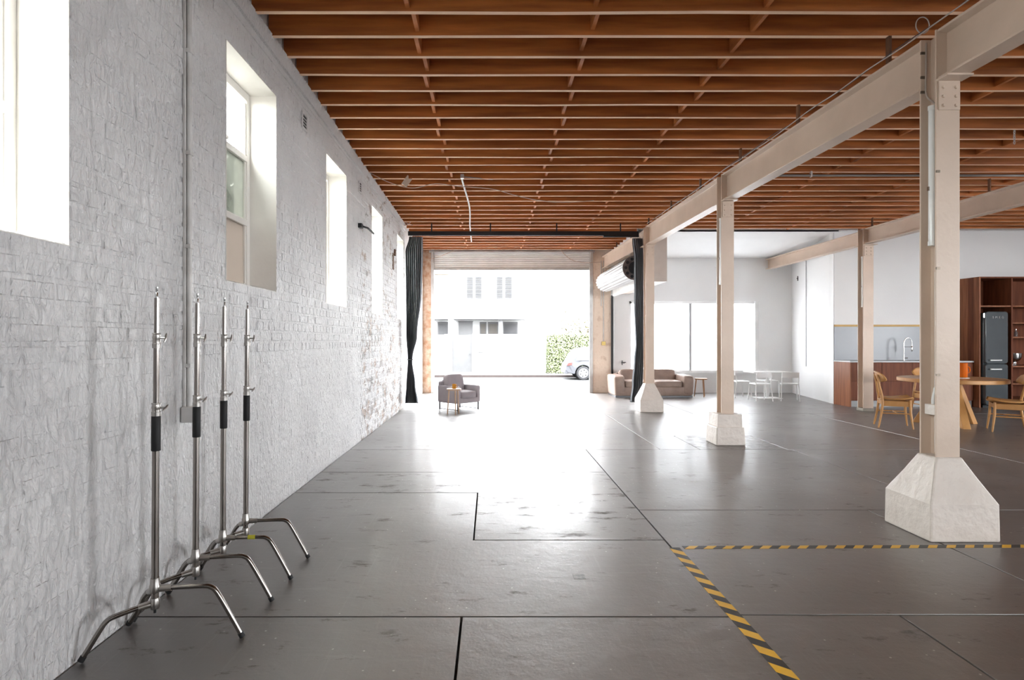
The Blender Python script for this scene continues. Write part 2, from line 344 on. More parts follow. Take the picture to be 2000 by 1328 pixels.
slab([(-0.118, 4.12), (1.22, 4.12), (1.22, 6.24), (XL, 6.24), (XL, 5.40), (-0.118, 5.40)], mat=CONCW)
rect(XL, 1.22, 6.24, 7.52); rect(XL, 2.17, 7.52, 11.2); rect(XL, 0.6, 11.2, YB + 0.3); rect(0.6, 3.85, 11.2, YB + 0.3)
rect(1.22, 2.08, Y0, 3.0); rect(2.08, 3.1, Y0, 3.0); rect(3.1, 6.06, Y0, 4.85); rect(6.06, XR, Y0, 4.85)
rect(1.22, 3.1, 3.0, 4.85); rect(1.22, 3.85, 4.85, 7.52); rect(3.85, 6.06, 4.85, 7.52); rect(6.06, XR, 4.85, 11.2)
slab([(2.17, 7.52), (2.68, 7.52), (2.68, 8.6), (3.8, 8.6), (3.8, 7.52), (6.06, 7.52), (6.06, 11.2), (2.17, 11.2)])
rect(2.68, 3.8, 7.52, 8.6, mat=PATCH)
rect(3.85, XR, 11.2, YB)

# ------------------------------------------------------------------ walls
# long brick wall on the left, with deep window openings
b = B(); ys = [Y0] + [y for w in WINS for y in w] + [YB + 0.25]
for i in range(0, len(ys), 2): b.box(XL - 0.36, XL - 0.004, ys[i], ys[i + 1], -0.03, 4.15)
for (a, c) in WINS:
    b.box(XL - 0.36, XL - 0.004, a, c, -0.03, WZ0); b.box(XL - 0.36, XL - 0.004, a, c, WZ1, 4.15)
wl = struct(b.build('wall_left', PAINT, weld=True))
# smooth painted window reveals (linings 4 mm thick on the cut brick)
for (a, c) in WINS:
    for (y0, y1) in ((a - 0.0, a + 0.004), (c - 0.004, c)):
        B().box(XL - 0.35, XL + 0.001, y0, y1, WZ0, WZ1).build('reveal_lining', REVEAL, wl)
    B().box(XL - 0.35, XL + 0.001, a, c, WZ1 - 0.004, WZ1).build('reveal_lining', REVEAL, wl)
    B().box(XL - 0.35, XL + 0.002, a, c, WZ0, WZ0 + 0.004).build('reveal_lining', REVEAL, wl)

# bricks: English bond, painted over
def brick_mesh(L, H, seed):
    rnd = random.Random(seed); d = 0.010; e = 0.008
    def j(a): return rnd.uniform(-a, a)
    base = [(0, -L / 2, -H / 2), (0, L / 2, -H / 2), (0, L / 2, H / 2), (0, -L / 2, H / 2)]
    top = [(d + j(.002), (L / 2 - e + j(.005)) * sy, (H / 2 - e + j(.005)) * sz) for sy, sz in ((-1, -1), (1, -1), (1, 1), (-1, 1))]
    return base + top, [(0, 1, 5, 4), (1, 2, 6, 5), (2, 3, 7, 6), (3, 0, 4, 7), (4, 5, 6, 7)]
CH = 0.0865; SL = 0.240; HD = 0.120
variants = {}
for kind, Lb in (('s', SL - 0.009), ('h', HD - 0.009)):
    for k in range(5):
        v, f = brick_mesh(Lb, CH - 0.009, k * 7 + (kind == 'h'))
        me = bpy.data.meshes.new('brick'); me.from_pydata(v, [], f); me.update(); me.materials.append(PAINT); variants[kind, k] = me
cells = []; c = 0; zc = 0.0
while zc < 3.70:
    kind = 's' if c % 2 == 0 else 'h'; Lb = SL if kind == 's' else HD
    y = 1.0 + (0.0 if kind == 's' else 0.06)
    while y < 12.25:
        z = zc + CH / 2; y1 = y + Lb
        hit = any(zc + CH > WZ0 + 0.02 and zc < WZ1 - 0.02 and y1 > a and y < d for a, d in WINS)
        if not hit: cells.append((kind, y + Lb / 2, z, Lb))
        else:
            for a, d in WINS:      # closers at the window edges
                if zc + CH > WZ0 + 0.02 and zc < WZ1 - 0.02 and y1 > a and y < d:
                    if y < a - 0.03: cells.append(('c', (y + a) / 2, z, a - y))
                    if y1 > d + 0.03: cells.append(('c', (d + y1) / 2, z, y1 - d))
        y = y1
    zc += CH; c += 1
def vis(y, z):
    if y < 2.12: return False
    return -20 < 664 - (z - EYE) * F / y < 1340
cells.sort(key=lambda q: (0 if (vis(q[1], q[2]) and q[0] != 'c') else 1, q[1]))
stuffb = B()
for i, (kind, y, z, Lb) in enumerate(cells):
    rnd = random.Random(i * 31 + 5)
    flat = rnd.uniform(0.0040, 0.0085) if z > 1.3 else rnd.uniform(.0072, .0105)          # low down the render nearly buries the bricks
    if i < 300:
        o = bpy.data.objects.new('brick', variants[kind, rnd.randrange(5)]); COL.objects.link(o); o.parent = wl
        o.location = (XL - 0.004 - flat + 0, y, z); o.rotation_euler = (rnd.uniform(-.006, .006), 0, rnd.uniform(-.012, .012))
    else:
        v, f = brick_mesh(Lb - 0.009, CH - 0.009, i); dx = XL - 0.004 - (flat if y < 8.2 else flat * .35)
        stuffb.add([(p[0] + dx, p[1] + y, p[2] + z) for p in v], f)
so = stuffb.build('brickwork', PAINT, wl); so['kind'] = 'stuff'
B().box(XL - 0.02, XL + 0.006, Y0, 12.3, 3.69, 4.1).build('plaster_band', PAINT, wl)
b = B()                                    # plastered part behind the viewer, round its two windows
for y0, y1, z0, z1 in ((Y0, -3.27, 0, 3.69), (-2.33, -.85, 0, 3.69), (.09, 1.0, 0, 3.69), (-3.27, -2.33, 0, WZ0), (-3.27, -2.33, WZ1, 3.69), (-.85, .09, 0, WZ0), (-.85, .09, WZ1, 3.69)):
    b.box(XL - 0.02, XL + 0.004, y0, y1, z0, z1)
b.build('plaster_render', PAINT, wl, weld=True)
B().box(XL - 0.02, XL + 0.004, 12.30, YB, 0, 3.9).build('plaster_render', M('bright_white_plaster', (0.82, 0.81, 0.80), rough=0.6), wl)
tr = B(); tr.hexa([(XL, 1.0, zj(1) - .10), (XL + .03, 1.0, zj(1) - .10), (XL + .03, 12.3, zj(12.3) - .10), (XL, 12.3, zj(12.3) - .10)],
                  [(XL, 1.0, zj(1) + .01), (XL + .05, 1.0, zj(1) + .01), (XL + .05, 12.3, zj(12.3) + .01), (XL, 12.3, zj(12.3) + .01)])
struct(tr.build('trim_1', PAINT))

# street wall: left jamb, lintel, pier, window wall
DX0, DX1, DZ = -1.56, 2.69, 3.74
VX0, VX1, VZ0, VZ1 = 3.68, 7.11, 0.545, 2.43
b = B()
b.box(XL - 0.36, DX0, YB, YB + 0.25, -0.03, 4.15); b.box(DX0, DX1, YB, YB + 0.25, DZ, 4.15)
wb = struct(b.build('wall_street', BRICKJ))
struct(B().box(DX1, 3.19, YB, YB + 0.25, -0.03, 4.15).build('wall_pier', PIER))
b = B(); b.box(3.19, VX0, YB, YB + 0.25, -0.03, 4.15); b.box(VX1, 8.25, YB, YB + 0.25, -0.03, 4.15)
b.box(VX0, VX1, YB, YB + 0.25, -0.03, VZ0); b.box(VX0, VX1, YB, YB + 0.25, VZ1, 4.15)
struct(b.build('wall_back', WHITE))
struct(B().prism([(7.515, YK), (7.715, YK + 0.1), (8.2, YB), (7.99, YB)], 0, 3.9).build('wall_side', WHITE))
struct(B().box(7.53, XR, YK, YK + 0.2, 0, 4.1).build('wall_kitchen', WHITE))
struct(B().box(3.22, 7.6, YK - 0.05, YK, 3.765, 4.1).build('wall_fascia', WHITE))
struct(B().box(3.20, 3.24, YK - 0.05, YB, 3.55, 4.1).build('wall_upstand', WHITE))
struct(B().box(XL - .36, XR + .2, YB, YB + .25, 4.16, 10.0).build('wall_upper', RENDER))    # unseen storey above, added to shade the street
# unseen rear and right walls; their openings are added to let in daylight
RW = [(8.2, 10.0), (10.8, 13.2)]; RZ0, RZ1 = 1.2, 3.2
b = B(); xs = [XL - 0.36, RW[0][0], RW[0][1], RW[1][0], RW[1][1], XR + 0.2]
for i in range(0, 6, 2): b.box(xs[i], xs[i + 1], Y0 - 0.2, Y0, -0.03, 4.15)
for a, c in RW: b.box(a, c, Y0 - 0.2, Y0, -0.03, RZ0); b.box(a, c, Y0 - 0.2, Y0, RZ1, 4.15)
struct(b.build('wall_rear', WHITE))
RS = (3.0, 6.0)
b = B(); b.box(XR, XR + 0.2, Y0, RS[0], -0.03, 4.15); b.box(XR, XR + 0.2, RS[1], YK + 0.2, -0.03, 4.15)
b.box(XR, XR + 0.2, RS[0], RS[1], -0.03, 0.9); b.box(XR, XR + 0.2, RS[0], RS[1], 3.2, 4.15)
struct(b.build('wall_right', WHITE))
for a, c in RW: portal(((a + c) / 2, Y0 - 0.1, (RZ0 + RZ1) / 2), (R(90), 0, 0), c - a, RZ1 - RZ0)
portal((XR + 0.1, sum(RS) / 2, 2.05), (R(90), 0, R(90)), RS[1] - RS[0], 2.3)
for a, c in WINS: portal((XL - 0.42, (a + c) / 2, (WZ0 + WZ1) / 2), (R(90), 0, R(-90)), c - a, WZ1 - WZ0)
portal(((DX0 + DX1) / 2, YB + 0.3, 1.62), (R(-90), 0, 0), DX1 - DX0, 3.3)
portal(((VX0 + VX1) / 2, YB + 0.3, (VZ0 + VZ1) / 2), (R(-90), 0, 0), VX1 - VX0, VZ1 - VZ0)

# ------------------------------------------------------------------ ceiling: boards, joists, struts
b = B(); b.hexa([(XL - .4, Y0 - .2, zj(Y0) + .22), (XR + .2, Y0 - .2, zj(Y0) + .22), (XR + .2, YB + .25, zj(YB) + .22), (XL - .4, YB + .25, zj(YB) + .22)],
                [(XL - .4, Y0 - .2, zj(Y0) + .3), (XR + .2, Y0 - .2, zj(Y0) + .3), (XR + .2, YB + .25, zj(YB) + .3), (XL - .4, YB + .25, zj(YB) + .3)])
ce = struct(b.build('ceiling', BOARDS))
def joist_mesh(x0, x1, seed):
    rnd = random.Random(seed); n = 14; t = 0.021; h = 0.222
    vs = []; fs = []
    for i in range(n + 1):
        x = x0 + (x1 - x0) * i / n; w = rnd.uniform(-.004, .004); s = rnd.uniform(-.004, .003)
        vs += [(x, -t + w, s), (x, t + w, s), (x, t + w, h), (x, -t + w, h)]
    for i in range(n):
        a = i * 4; c = a + 4
        fs += [(a, a + 1, c + 1, c), (a + 1, a + 2, c + 2, c + 1), (a + 2, a + 3, c + 3, c + 2), (a + 3, a, c, c + 3)]
    fs += [(0, 3, 2, 1), (n * 4, n * 4 + 1, n * 4 + 2, n * 4 + 3)]
    me = bpy.data.meshes.new('joist'); me.from_pydata(vs, [], fs); me.update()
    me.materials.append(JOIST); me.materials.append(JOISTUNDER)
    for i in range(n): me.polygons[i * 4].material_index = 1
    return me
jl = [joist_mesh(XL + 0.02, XR - 0.02, k) for k in range(5)]
js = [joist_mesh(XL + 0.02, 3.19, 20 + k) for k in range(4)]
JP = 0.338; JY = []
y = 4.41 - 3 * JP; k = 0
while y < YB - 0.05:
    JY.append(y); y += JP
for k, y in enumerate(JY):
    me = jl[k % 5] if y < YK - 0.1 else js[k % 4]
    o = bpy.data.objects.new('joist', me); COL.objects.link(o); o.parent = ce; o.location = (0, y, zj(y))
sm = bpy.data.meshes.new('strut')
q = B().box(-0.016, 0.016, 0.024, JP - 0.024, 0.035, 0.21)
sm.from_pydata(q.v, [], q.f); sm.update(); sm.materials.append(JOIST)
for r_, xr in enumerate((-0.60, 0.80, 2.08, 4.95, 6.45, 8.0, 9.5)):
    for k, y in enumerate(JY[:-1]):
        if xr > 3 and y > YK - 0.3: continue
        rnd = random.Random(k * 13 + r_); 
        o = bpy.data.objects.new('strut', sm); COL.objects.link(o); o.parent = ce
        o.location = (xr + (0.022 if k % 2 else -0.022) + rnd.uniform(-.012, .012), y, zj(y) + rnd.uniform(-.02, .005)); o.rotation_euler = (0, rnd.uniform(-.05, .05), 0)
# white sloping plasterboard ceiling of the rear bay
struct(B().hexa([(3.22, YK - .05, 3.765), (8.25, YK - .05, 3.765), (8.25, YB, 3.57), (3.22, YB, 3.57)],
                [(3.22, YK - .05, 3.80), (8.25, YK - .05, 3.80), (8.25, YB, 3.61), (3.22, YB, 3.61)]).build('ceiling_bay', WHITE))

# ------------------------------------------------------------------ windows
GRIME = glass_like('grimy_frosted_glass', (0.30, 0.27, 0.245), 0.05, var=0.02)
HAZY = glass_like('hazy_frosted_glass', (0.27, 0.275, 0.25), 0.5, var=0.3)
def sash_window(n, a, c, glass=(DUSTY, DUSTY, DUSTY)):
    root = struct(B().box(0, 0.05, a + .004, a + 0.05, WZ0, WZ1).box(0, 0.05, c - 0.06, c - .004, WZ0, WZ1)
                  .box(0, 0.05, a + .05, c - .06, WZ1 - 0.07, WZ1 - .004).box(0, 0.06, a + .05, c - .06, WZ0 + .004, WZ0 + 0.05)
                  .build('window_%d' % n, REVEAL, loc=(XL - 0.27, 0, 0), bevel=0.004))
    zs = [WZ0 + 0.05, 2.37, 2.90, WZ1 - 0.07]
    for i in range(3):
        if i: B().box(0.0, 0.05, a + .05, c - .06, zs[i] - 0.025, zs[i] + 0.025).build('transom', REVEAL, root, bevel=0.003)
        B().box(0.012, 0.040, a + .05, a + .075, zs[i] + .02, zs[i + 1] - .02).build('sash_stile', REVEAL, root)
        B().box(0.012, 0.040, c - .085, c - .06, zs[i] + .02, zs[i + 1] - .02).build('sash_stile', REVEAL, root)
        B().box(0.022, 0.027, a + .06, c - .07, zs[i], zs[i + 1]).build('pane', glass[i], root)
    B().lathe([(0.004, 0), (0.012, 0.004), (0.014, 0.02), (0.006, 0.03)], (0.065, (a + c) / 2, 2.93), 10).build('sash_catch', CASTM, root, smooth=True)
for i, (a, c) in enumerate(WINS): sash_window(i + 1, a, c, (GRIME, HAZY, DUSTY) if i == 3 else (DUSTY,) * 3)
# large street window of the rear bay, with translucent blinds
mxm = (VX0 + VX1) / 2 - 0.08
wr = struct(B().box(VX0, VX0 + .06, YB + .05, YB + .13, VZ0, VZ1).box(VX1 - .09, VX1, YB + .02, YB + .13, VZ0, VZ1)
            .box(VX0, VX1, YB + .05, YB + .13, VZ1 - .06, VZ1).box(VX0, VX1, YB + .02, YB + .13, VZ0, VZ0 + .05).build('window_8', WHITEMETAL))
B().box(mxm - .03, mxm + .03, YB + .05, YB + .12, VZ0 + .05, VZ1 - .06).build('mullion', M('grey_mullion', (0.42, 0.42, 0.43), rough=0.5), wr)
for x0, x1 in ((VX0 + .06, mxm - .03), (mxm + .03, VX1 - .09)):
    B().box(x0, x1, YB + .085, YB + .09, VZ0 + .05, VZ1 - .06).build('pane', BLIND, wr)
B().box(VX0 - .04, VX1 + .04, YB - .03, YB + .02, VZ0 - .035, VZ0).build('window_sill', WHITEMETAL, wr)

# ------------------------------------------------------------------ steel frame
def ibeam(name, A, Bp, h, fw, label, mat=CREAM):
    t, w, r = 0.018, 0.010, 0.012
    pts = [(-fw/2, 0), (fw/2, 0), (fw/2, t), (w, t + r), (w, h - t - r), (fw/2, h - t), (fw/2, h), (-fw/2, h), (-fw/2, h - t), (-w, h - t - r), (-w, t + r), (-fw/2, t)]
    o = B().prof([(x, z) for x, z in pts], A, Bp).build(name, mat, bevel=0.003)
    return tag(o, label, 'beam')
C1, C2, C3 = (3.285, 4.31), (3.185, 7.99), (3.12, 11.60)
D3 = (7.42, 11.65)
BZ, BH = 3.27, 0.36
hw = 0.082
def at(c, dy): return (c[0], c[1] + dy, BZ)
ibeam('steel_beam', (3.40, Y0, BZ), at(C1, -hw), BH, 0.15, 'cream steel roof beam running out of the picture above the nearest column')
ibeam('steel_beam', at(C1, hw), at(C2, -hw), BH, 0.15, 'cream steel roof beam between the nearest and the middle column')
ibeam('steel_beam', at(C2, hw), at(C3, -hw), BH, 0.15, 'cream steel roof beam between the middle column and the column by the curtain')
ibeam('steel_beam', at(C3, hw), (3.02, YB, BZ + .02), BH - .04, 0.15, 'cream steel beam over the rolled-up white inner shutter')
ibeam('steel_beam', (7.50, Y0, 3.29), (D3[0], D3[1] - .1, 3.29), 0.30, 0.15, 'cream steel roof beam at the right, above the oak dining table')
ibeam('steel_beam', (D3[0], D3[1] + .1, 3.29), (7.36, YB, 3.27), 0.27, 0.15, 'cream steel beam under the white ceiling of the rear bay')
for k, y in enumerate(JY):                 # short timber packers between beams and joists
    if k % 4: continue
    xb = 3.40 + (3.02 - 3.40) * (y - Y0) / (YB - Y0)
    B().box(xb - .012, xb + .012, y - .019, y + .019, BZ + BH, zj(y) + .01).build('packer', BOARDS, ce)
    if y < 11.6: B().box(7.45, 7.47, y - .019, y + .019, 3.59, zj(y) + .01).build('packer', BOARDS, ce)

def hcol(name, c, z0, label, fw=0.17, d=0.164, ztop=3.63):
    root = thing(name, label, 'column', (c[0], c[1], 0))
    t = 0.014
    pts = [(-fw/2, -d/2), (fw/2, -d/2), (fw/2, -d/2 + t), (0.009, -d/2 + t), (0.009, d/2 - t), (fw/2, d/2 - t), (fw/2, d/2), (-fw/2, d/2), (-fw/2, d/2 - t), (-0.009, d/2 - t), (-0.009, -d/2 + t), (-fw/2, -d/2 + t)]
    B().prism(pts, z0 - 0.05, ztop).build('steel_shaft', CREAM, root, bevel=0.002)
    for sy in (-1, 1):                      # beam seats with bolts on the two flanges
        yf = sy * d / 2
        ya, yb = sorted((yf, yf + sy * 0.012)); 
        pl = B().box(-fw/2 + .012, fw/2 - .006, ya, yb, BZ - 0.22, BZ - 0.006).build('bracket_plate', CREAM, root, bevel=0.002)
        ya2, yb2 = sorted((yf, yf + sy * 0.11))
        B().box(-fw/2 - .005, fw/2 + .012, ya2, yb2, BZ - 0.014, BZ).build('seat_plate', CREAM, root, bevel=0.002)
        if sy < 0:
            for bx in (-0.042, 0.048):
                for bz in (-0.19, -0.125, -0.06):
                    B().tube([(bx, yb - 0.012, BZ + bz), (bx, ya - .011, BZ + bz)], [0.0125, 0.010], 8).build('bolt', CREAM, pl, smooth=True)
    return root
col1 = hcol('steel_column', C1, 0.55, 'nearest cream steel column, on a wide flared white footing')
col2 = hcol('steel_column', C2, 0.36, 'middle cream steel column, on a two-tier square footing')
col3 = hcol('steel_column', C3, 0.50, 'far cream steel column beside the right-hand black curtain')
col4 = hcol('steel_column', D3, 0.05, 'cream steel column in front of the kitchen bench', fw=0.20, d=0.18, ztop=3.59)
# footings (cast onto the columns: they move together)
def flared(root, w, hb, ht, cw, cx=0.0, cy=0.0):
    a = w / 2; k = cw / 2
    def ring(h, z): return [(cx * (h / a) - h, cy * (h / a) - h, z), (cx * (h / a) + h, cy * (h / a) - h, z), (cx * (h / a) + h, cy * (h / a) + h, z), (cx * (h / a) - h, cy * (h / a) + h, z)]
    v = ring(a * 1.0, 0) + ring(a * 0.985, hb) + ring(k + (a - k) * .42, hb + (ht - hb) * .55) + ring(k, ht)
    f = [(3, 2, 1, 0), (12, 13, 14, 15)]
    for i in range(3):
        for j in range(4): f.append((i * 4 + j, i * 4 + (j + 1) % 4, i * 4 + 4 + (j + 1) % 4, i * 4 + 4 + j))
    return B().add(v, f).build('footing', FOOT, root, bevel=0.012)
flared(col1, 0.485, 0.26, 0.56, 0.185)
flared(col3, 0.455, 0.24, 0.55, 0.18)
B().hexa([(-.195, -.195, 0), (.20, -.195, 0), (.20, .2, 0), (-.195, .2, 0)], [(-.185, -.185, .245), (.185, -.185, .245), (.185, .185, .245), (-.185, .185, .245)]).build('footing', FOOT, col2, bevel=0.015)
B().hexa([(-.165, -.165, .24), (.165, -.165, .24), (.165, .165, .24), (-.165, .165, .24)], [(-.16, -.16, .41), (.16, -.16, .41), (.16, .16, .41), (-.16, .16, .41)]).build('footing_step', FOOT, col2, bevel=0.006)
B().box(-.115, .115, -.105, .105, 0, 0.06).build('base_plate', M('bare_grey_base', (0.30, 0.27, 0.23), rough=0.6), col4, bevel=0.004)
# cable clips on the nearest column
for z in (2.61, 1.915, 1.15):
    B().box(-0.087, -0.062, -0.090, -0.080, z - .008, z + .008).build('cable_clip', M('tarnished_clip', (0.16, 0.13, 0.10), rough=0.4, metal=0.7), col1)
for z in (3.35, 3.24, 3.53):
    B().box(-0.088, -0.05, 0.060, 0.071, z - .009, z + .009).build('cable_clip', MATS['tarnished_clip'], col1)
# services in the web of the nearest column
t = thing('column_cable', 'grey cable running down the web of the nearest column into its tube lamp', 'cable', (C1[0], C1[1], 0))
B().tube(bez([(-0.055, 0.055, 3.60), (-0.056, 0.055, 3.4), (-0.055, 0.055, 3.22), (-0.02, 0.03, 3.15), (-0.03, 0.0, 3.12)]), 0.006, 8).build('lead', WIREG, t, smooth=True)
def tube_lamp(name, loc, z0, z1, label, s=1.0):
    t = thing(name, label, 'lamp', loc)
    B().box(-0.028 * s, 0.0, -0.028 * s, 0.028 * s, z0, z1).build('batten', PLASTIC, t, bevel=0.003)
    B().tube([(-0.050 * s, 0, z0 + .03), (-0.050 * s, 0, z1 - .03)], 0.021 * s, 14).build('tube_cover', TUBE, t, smooth=True)
    for z in (z0 + .015, z1 - .015):
        B().tube([(-0.050 * s, 0, z - .016), (-0.050 * s, 0, z + .016)], 0.024 * s, 14).build('end_cap', PLASTIC, t, smooth=True)
    B().box(-0.080 * s, -0.066 * s, -0.006, 0.006, (z0 + z1) / 2 - .11, (z0 + z1) / 2 - .08).build('clip', STEEL, t)
    return t
tube_lamp('tube_lamp', (C1[0] - .009, C1[1] - 0.005, 0), 2.09, 3.11, 'white fluorescent tube lamp fixed upright in the web of the nearest column')
tube_lamp('tube_lamp', (C2[0] - .009, C2[1] - 0.0, 0), 2.15, 3.05, 'white tube lamp fixed upright in the web of the middle column')
tube_lamp('tube_lamp', (D3[0] - .009, D3[1] - 0.0, 0), 2.05, 3.05, 'white tube lamp upright on the column by the kitchen bench')
t = thing('switch_box', 'white switch box with a bent conduit low on the nearest column', 'switch box', (C1[0], C1[1], 0))
B().box(-0.075, -0.010, -0.055, 0.045, 0.855, 0.93).build('box_body', FOOT, t, bevel=0.004)
B().tube(bez([(-0.045, 0.0, 0.92), (-0.045, 0.0, 0.97), (-0.03, 0.0, 1.05), (-0.022, 0.0, 1.12), (-0.022, 0.0, 1.9)]), 0.011, 10).build('conduit', PLASTIC, t, smooth=True)
B().tube([(-0.055, -0.056, 0.89), (-0.055, -0.062, 0.89)], 0.008, 10).build('switch', PLASTIC, t, smooth=True)
B().tube([(-0.022, 0, 0.86), (-0.022, 0, 0.58)], 0.011, 10).build('conduit', PLASTIC, t, smooth=True)
# loose cables along the beam tops
def cable(name, pts, r, label, mat=WIREG, n=8):
    return tag(B().tube(bez(pts, n), r, 6).build(name, mat, smooth=True), label, 'cable')
pts = [Vector((C1[0] - .085 + (C3[0] - C1[0]) * i / 22 + random.uniform(-.006, .006), 2.5 + (11.4 - 2.5) * i / 22, BZ + BH + .012 + random.uniform(0, .022))) for i in range(23)]
cable('beam_cable', pts, 0.005, 'grey cable lying along the top edge of the long middle beam')
pts = [Vector((C1[0] - .078 + (C3[0] - C1[0]) * i / 22 + random.uniform(-.008, .004), 2.5 + (11.4 - 2.5) * i / 22, BZ + BH + .008 + random.uniform(0, .04))) for i in range(23)]
cable('beam_cable', pts, 0.0035, 'thin looping black cable on the top edge of the middle beam', BLACKM)
loop = [Vector((C1[0] - .10 + .05 * math.cos(a), C1[1] + .03, 3.72 + .06 * math.sin(a))) for a in [i * .7 for i in range(10)]]
cable('cable_loop', loop, 0.004, 'coiled loop of cable above the head of the nearest column', WIREG, 3)

# ------------------------------------------------------------------ street roller shutter, guides
rs = thing('roller_shutter', 'grey steel roller shutter rolled up over the street opening', 'shutter', (0, YB, 0))
n = 9; H0, H1 = 3.25, 3.74; cv = []
prof = []
for i in range(n * 6 + 1):
    z = H0 + .05 + (H1 - H0 - .05) * i / (n * 6); prof.append((0.03 + 0.012 * math.cos(2 * math.pi * i / 6), z))
vs = []; fs = []
for x in (DX0 + .02, DX1 - .02):
    vs += [(x, yv, z) for yv, z in prof]
m_ = len(prof)
fs = [(i, i + 1, m_ + i + 1, m_ + i) for i in range(m_ - 1)]
o = B().add(vs, fs).build('slat_curtain', SHUT, rs, smooth=False); sol = o.modifiers.new('thick', 'SOLIDIFY'); sol.thickness = 0.004
B().box(DX0 + .02, DX1 - .02, 0.0, 0.05, H0, H0 + .06).build('bottom_bar', GALV, rs, bevel=0.006)
B().box(DX0 - .06, DX1 + .06, -0.10, 0.02, H1 - .03, H1 + .02).build('head_plate', GALV, rs, bevel=0.004)
for x0, x1 in ((DX0 - .015, DX0 + .07), (DX1 - .07, DX1 + .02)):
    B().box(x0, x1, -0.03, 0.03, 0, H1 - .03).build('guide_rail', GALV, rs, bevel=0.006)
    B().box(x0 + .01, x1 - .01, -0.09, -0.03, H1 - .30, H1 + .06).build('guide_bracket', GALV, rs, bevel=0.004)
# inner roller shutter, a fat white drum under the beam, with its bulkhead
dr = thing('shutter_drum', 'white ribbed drum of the rolled-up inner shutter beside the far column', 'shutter', (3.0, 12.25, 2.90))
n = 40; rr = 0.25; vs = []; fs = []
for yv in (0.0, 3.1):
    for j in range(n * 2):
        a = math.pi * j / n; q = rr - (0.016 if j % 4 in (2, 3) else 0.0)
        vs.append((q * math.cos(a), yv, q * math.sin(a)))
fs = [(j, (j + 1) % (2 * n), 2 * n + (j + 1) % (2 * n), 2 * n + j) for j in range(2 * n)] + [tuple(range(2 * n)), tuple(reversed(range(2 * n, 4 * n)))]
B().add(vs, fs).build('rolled_curtain', M('drum_shutter_steel', (0.50, 0.50, 0.50), (0.44, 0.44, 0.44), scale=3, rough=0.5), dr)
B().tube([(0, -0.015, 0), (0, 0.0, 0)], 0.255, 30).build('end_disc', M('rusty_grey_disc', (0.20, 0.16, 0.15), (0.10, 0.08, 0.08), scale=14, rough=0.6, metal=0.4), dr, smooth=True)
B().tube([(0, -0.04, 0), (0, -0.015, 0)], 0.13, 24).build('hub', BLACKM, dr, smooth=True)
for k in range(10):
    a = k * 0.628
    B().tube([(.19 * math.cos(a), -0.022, .19 * math.sin(a)), (.19 * math.cos(a), -0.012, .19 * math.sin(a))], 0.035, 8).build('disc_hole', BLACKM, dr)
B().box(-0.02, 0.02, -0.02, 0.03, 0.05, 0.36).build('hanger', CREAM, dr); B().box(-0.02, 0.02, 3.0, 3.05, 0.05, 0.36).build('hanger', CREAM, dr)
B().box(0.18, 0.26, 0.05, 3.1, -0.36, -0.14).build('bottom_bar', SHUT, dr, bevel=0.01)
tag(B().box(3.28, 3.69, 12.3, YB, 2.62, 3.55).build('bulkhead_box', M('beige_bulkhead', (0.62, 0.54, 0.48), rough=0.5), bevel=0.003), 'beige plasterboard bulkhead box behind the far column', 'bulkhead')
t = thing('shutter_guide', 'dark vertical guide rail of the inner shutter on the street wall pier', 'rail', (3.215, YB - .06, 0))
B().box(-.02, .02, -.03, .06, 0, 2.58).build('channel', BLACKM, t); B().box(.02, .05, -.01, .06, 0, 2.58).build('lining', GALV, t)
# conduit and box on pier
t = thing('pier_conduit', 'thin grey conduit with a brass box on the peeling brick pier', 'conduit', (2.99, YB, 0))
B().tube([(0, -.015, 1.36), (0, -.015, 3.5)], 0.012, 8).build('pipe', CONDUIT, t, smooth=True)
B().tube([(-.06, -.015, 2.3), (-.06, -.015, 3.5)], 0.012, 8).build('pipe', CONDUIT, t, smooth=True)
B().box(-.05, .05, -.05, 0, 1.26, 1.36).build('switch_plate', M('brass_plate', (0.5, 0.36, 0.12), rough=0.35, metal=0.6), t, bevel=0.004)

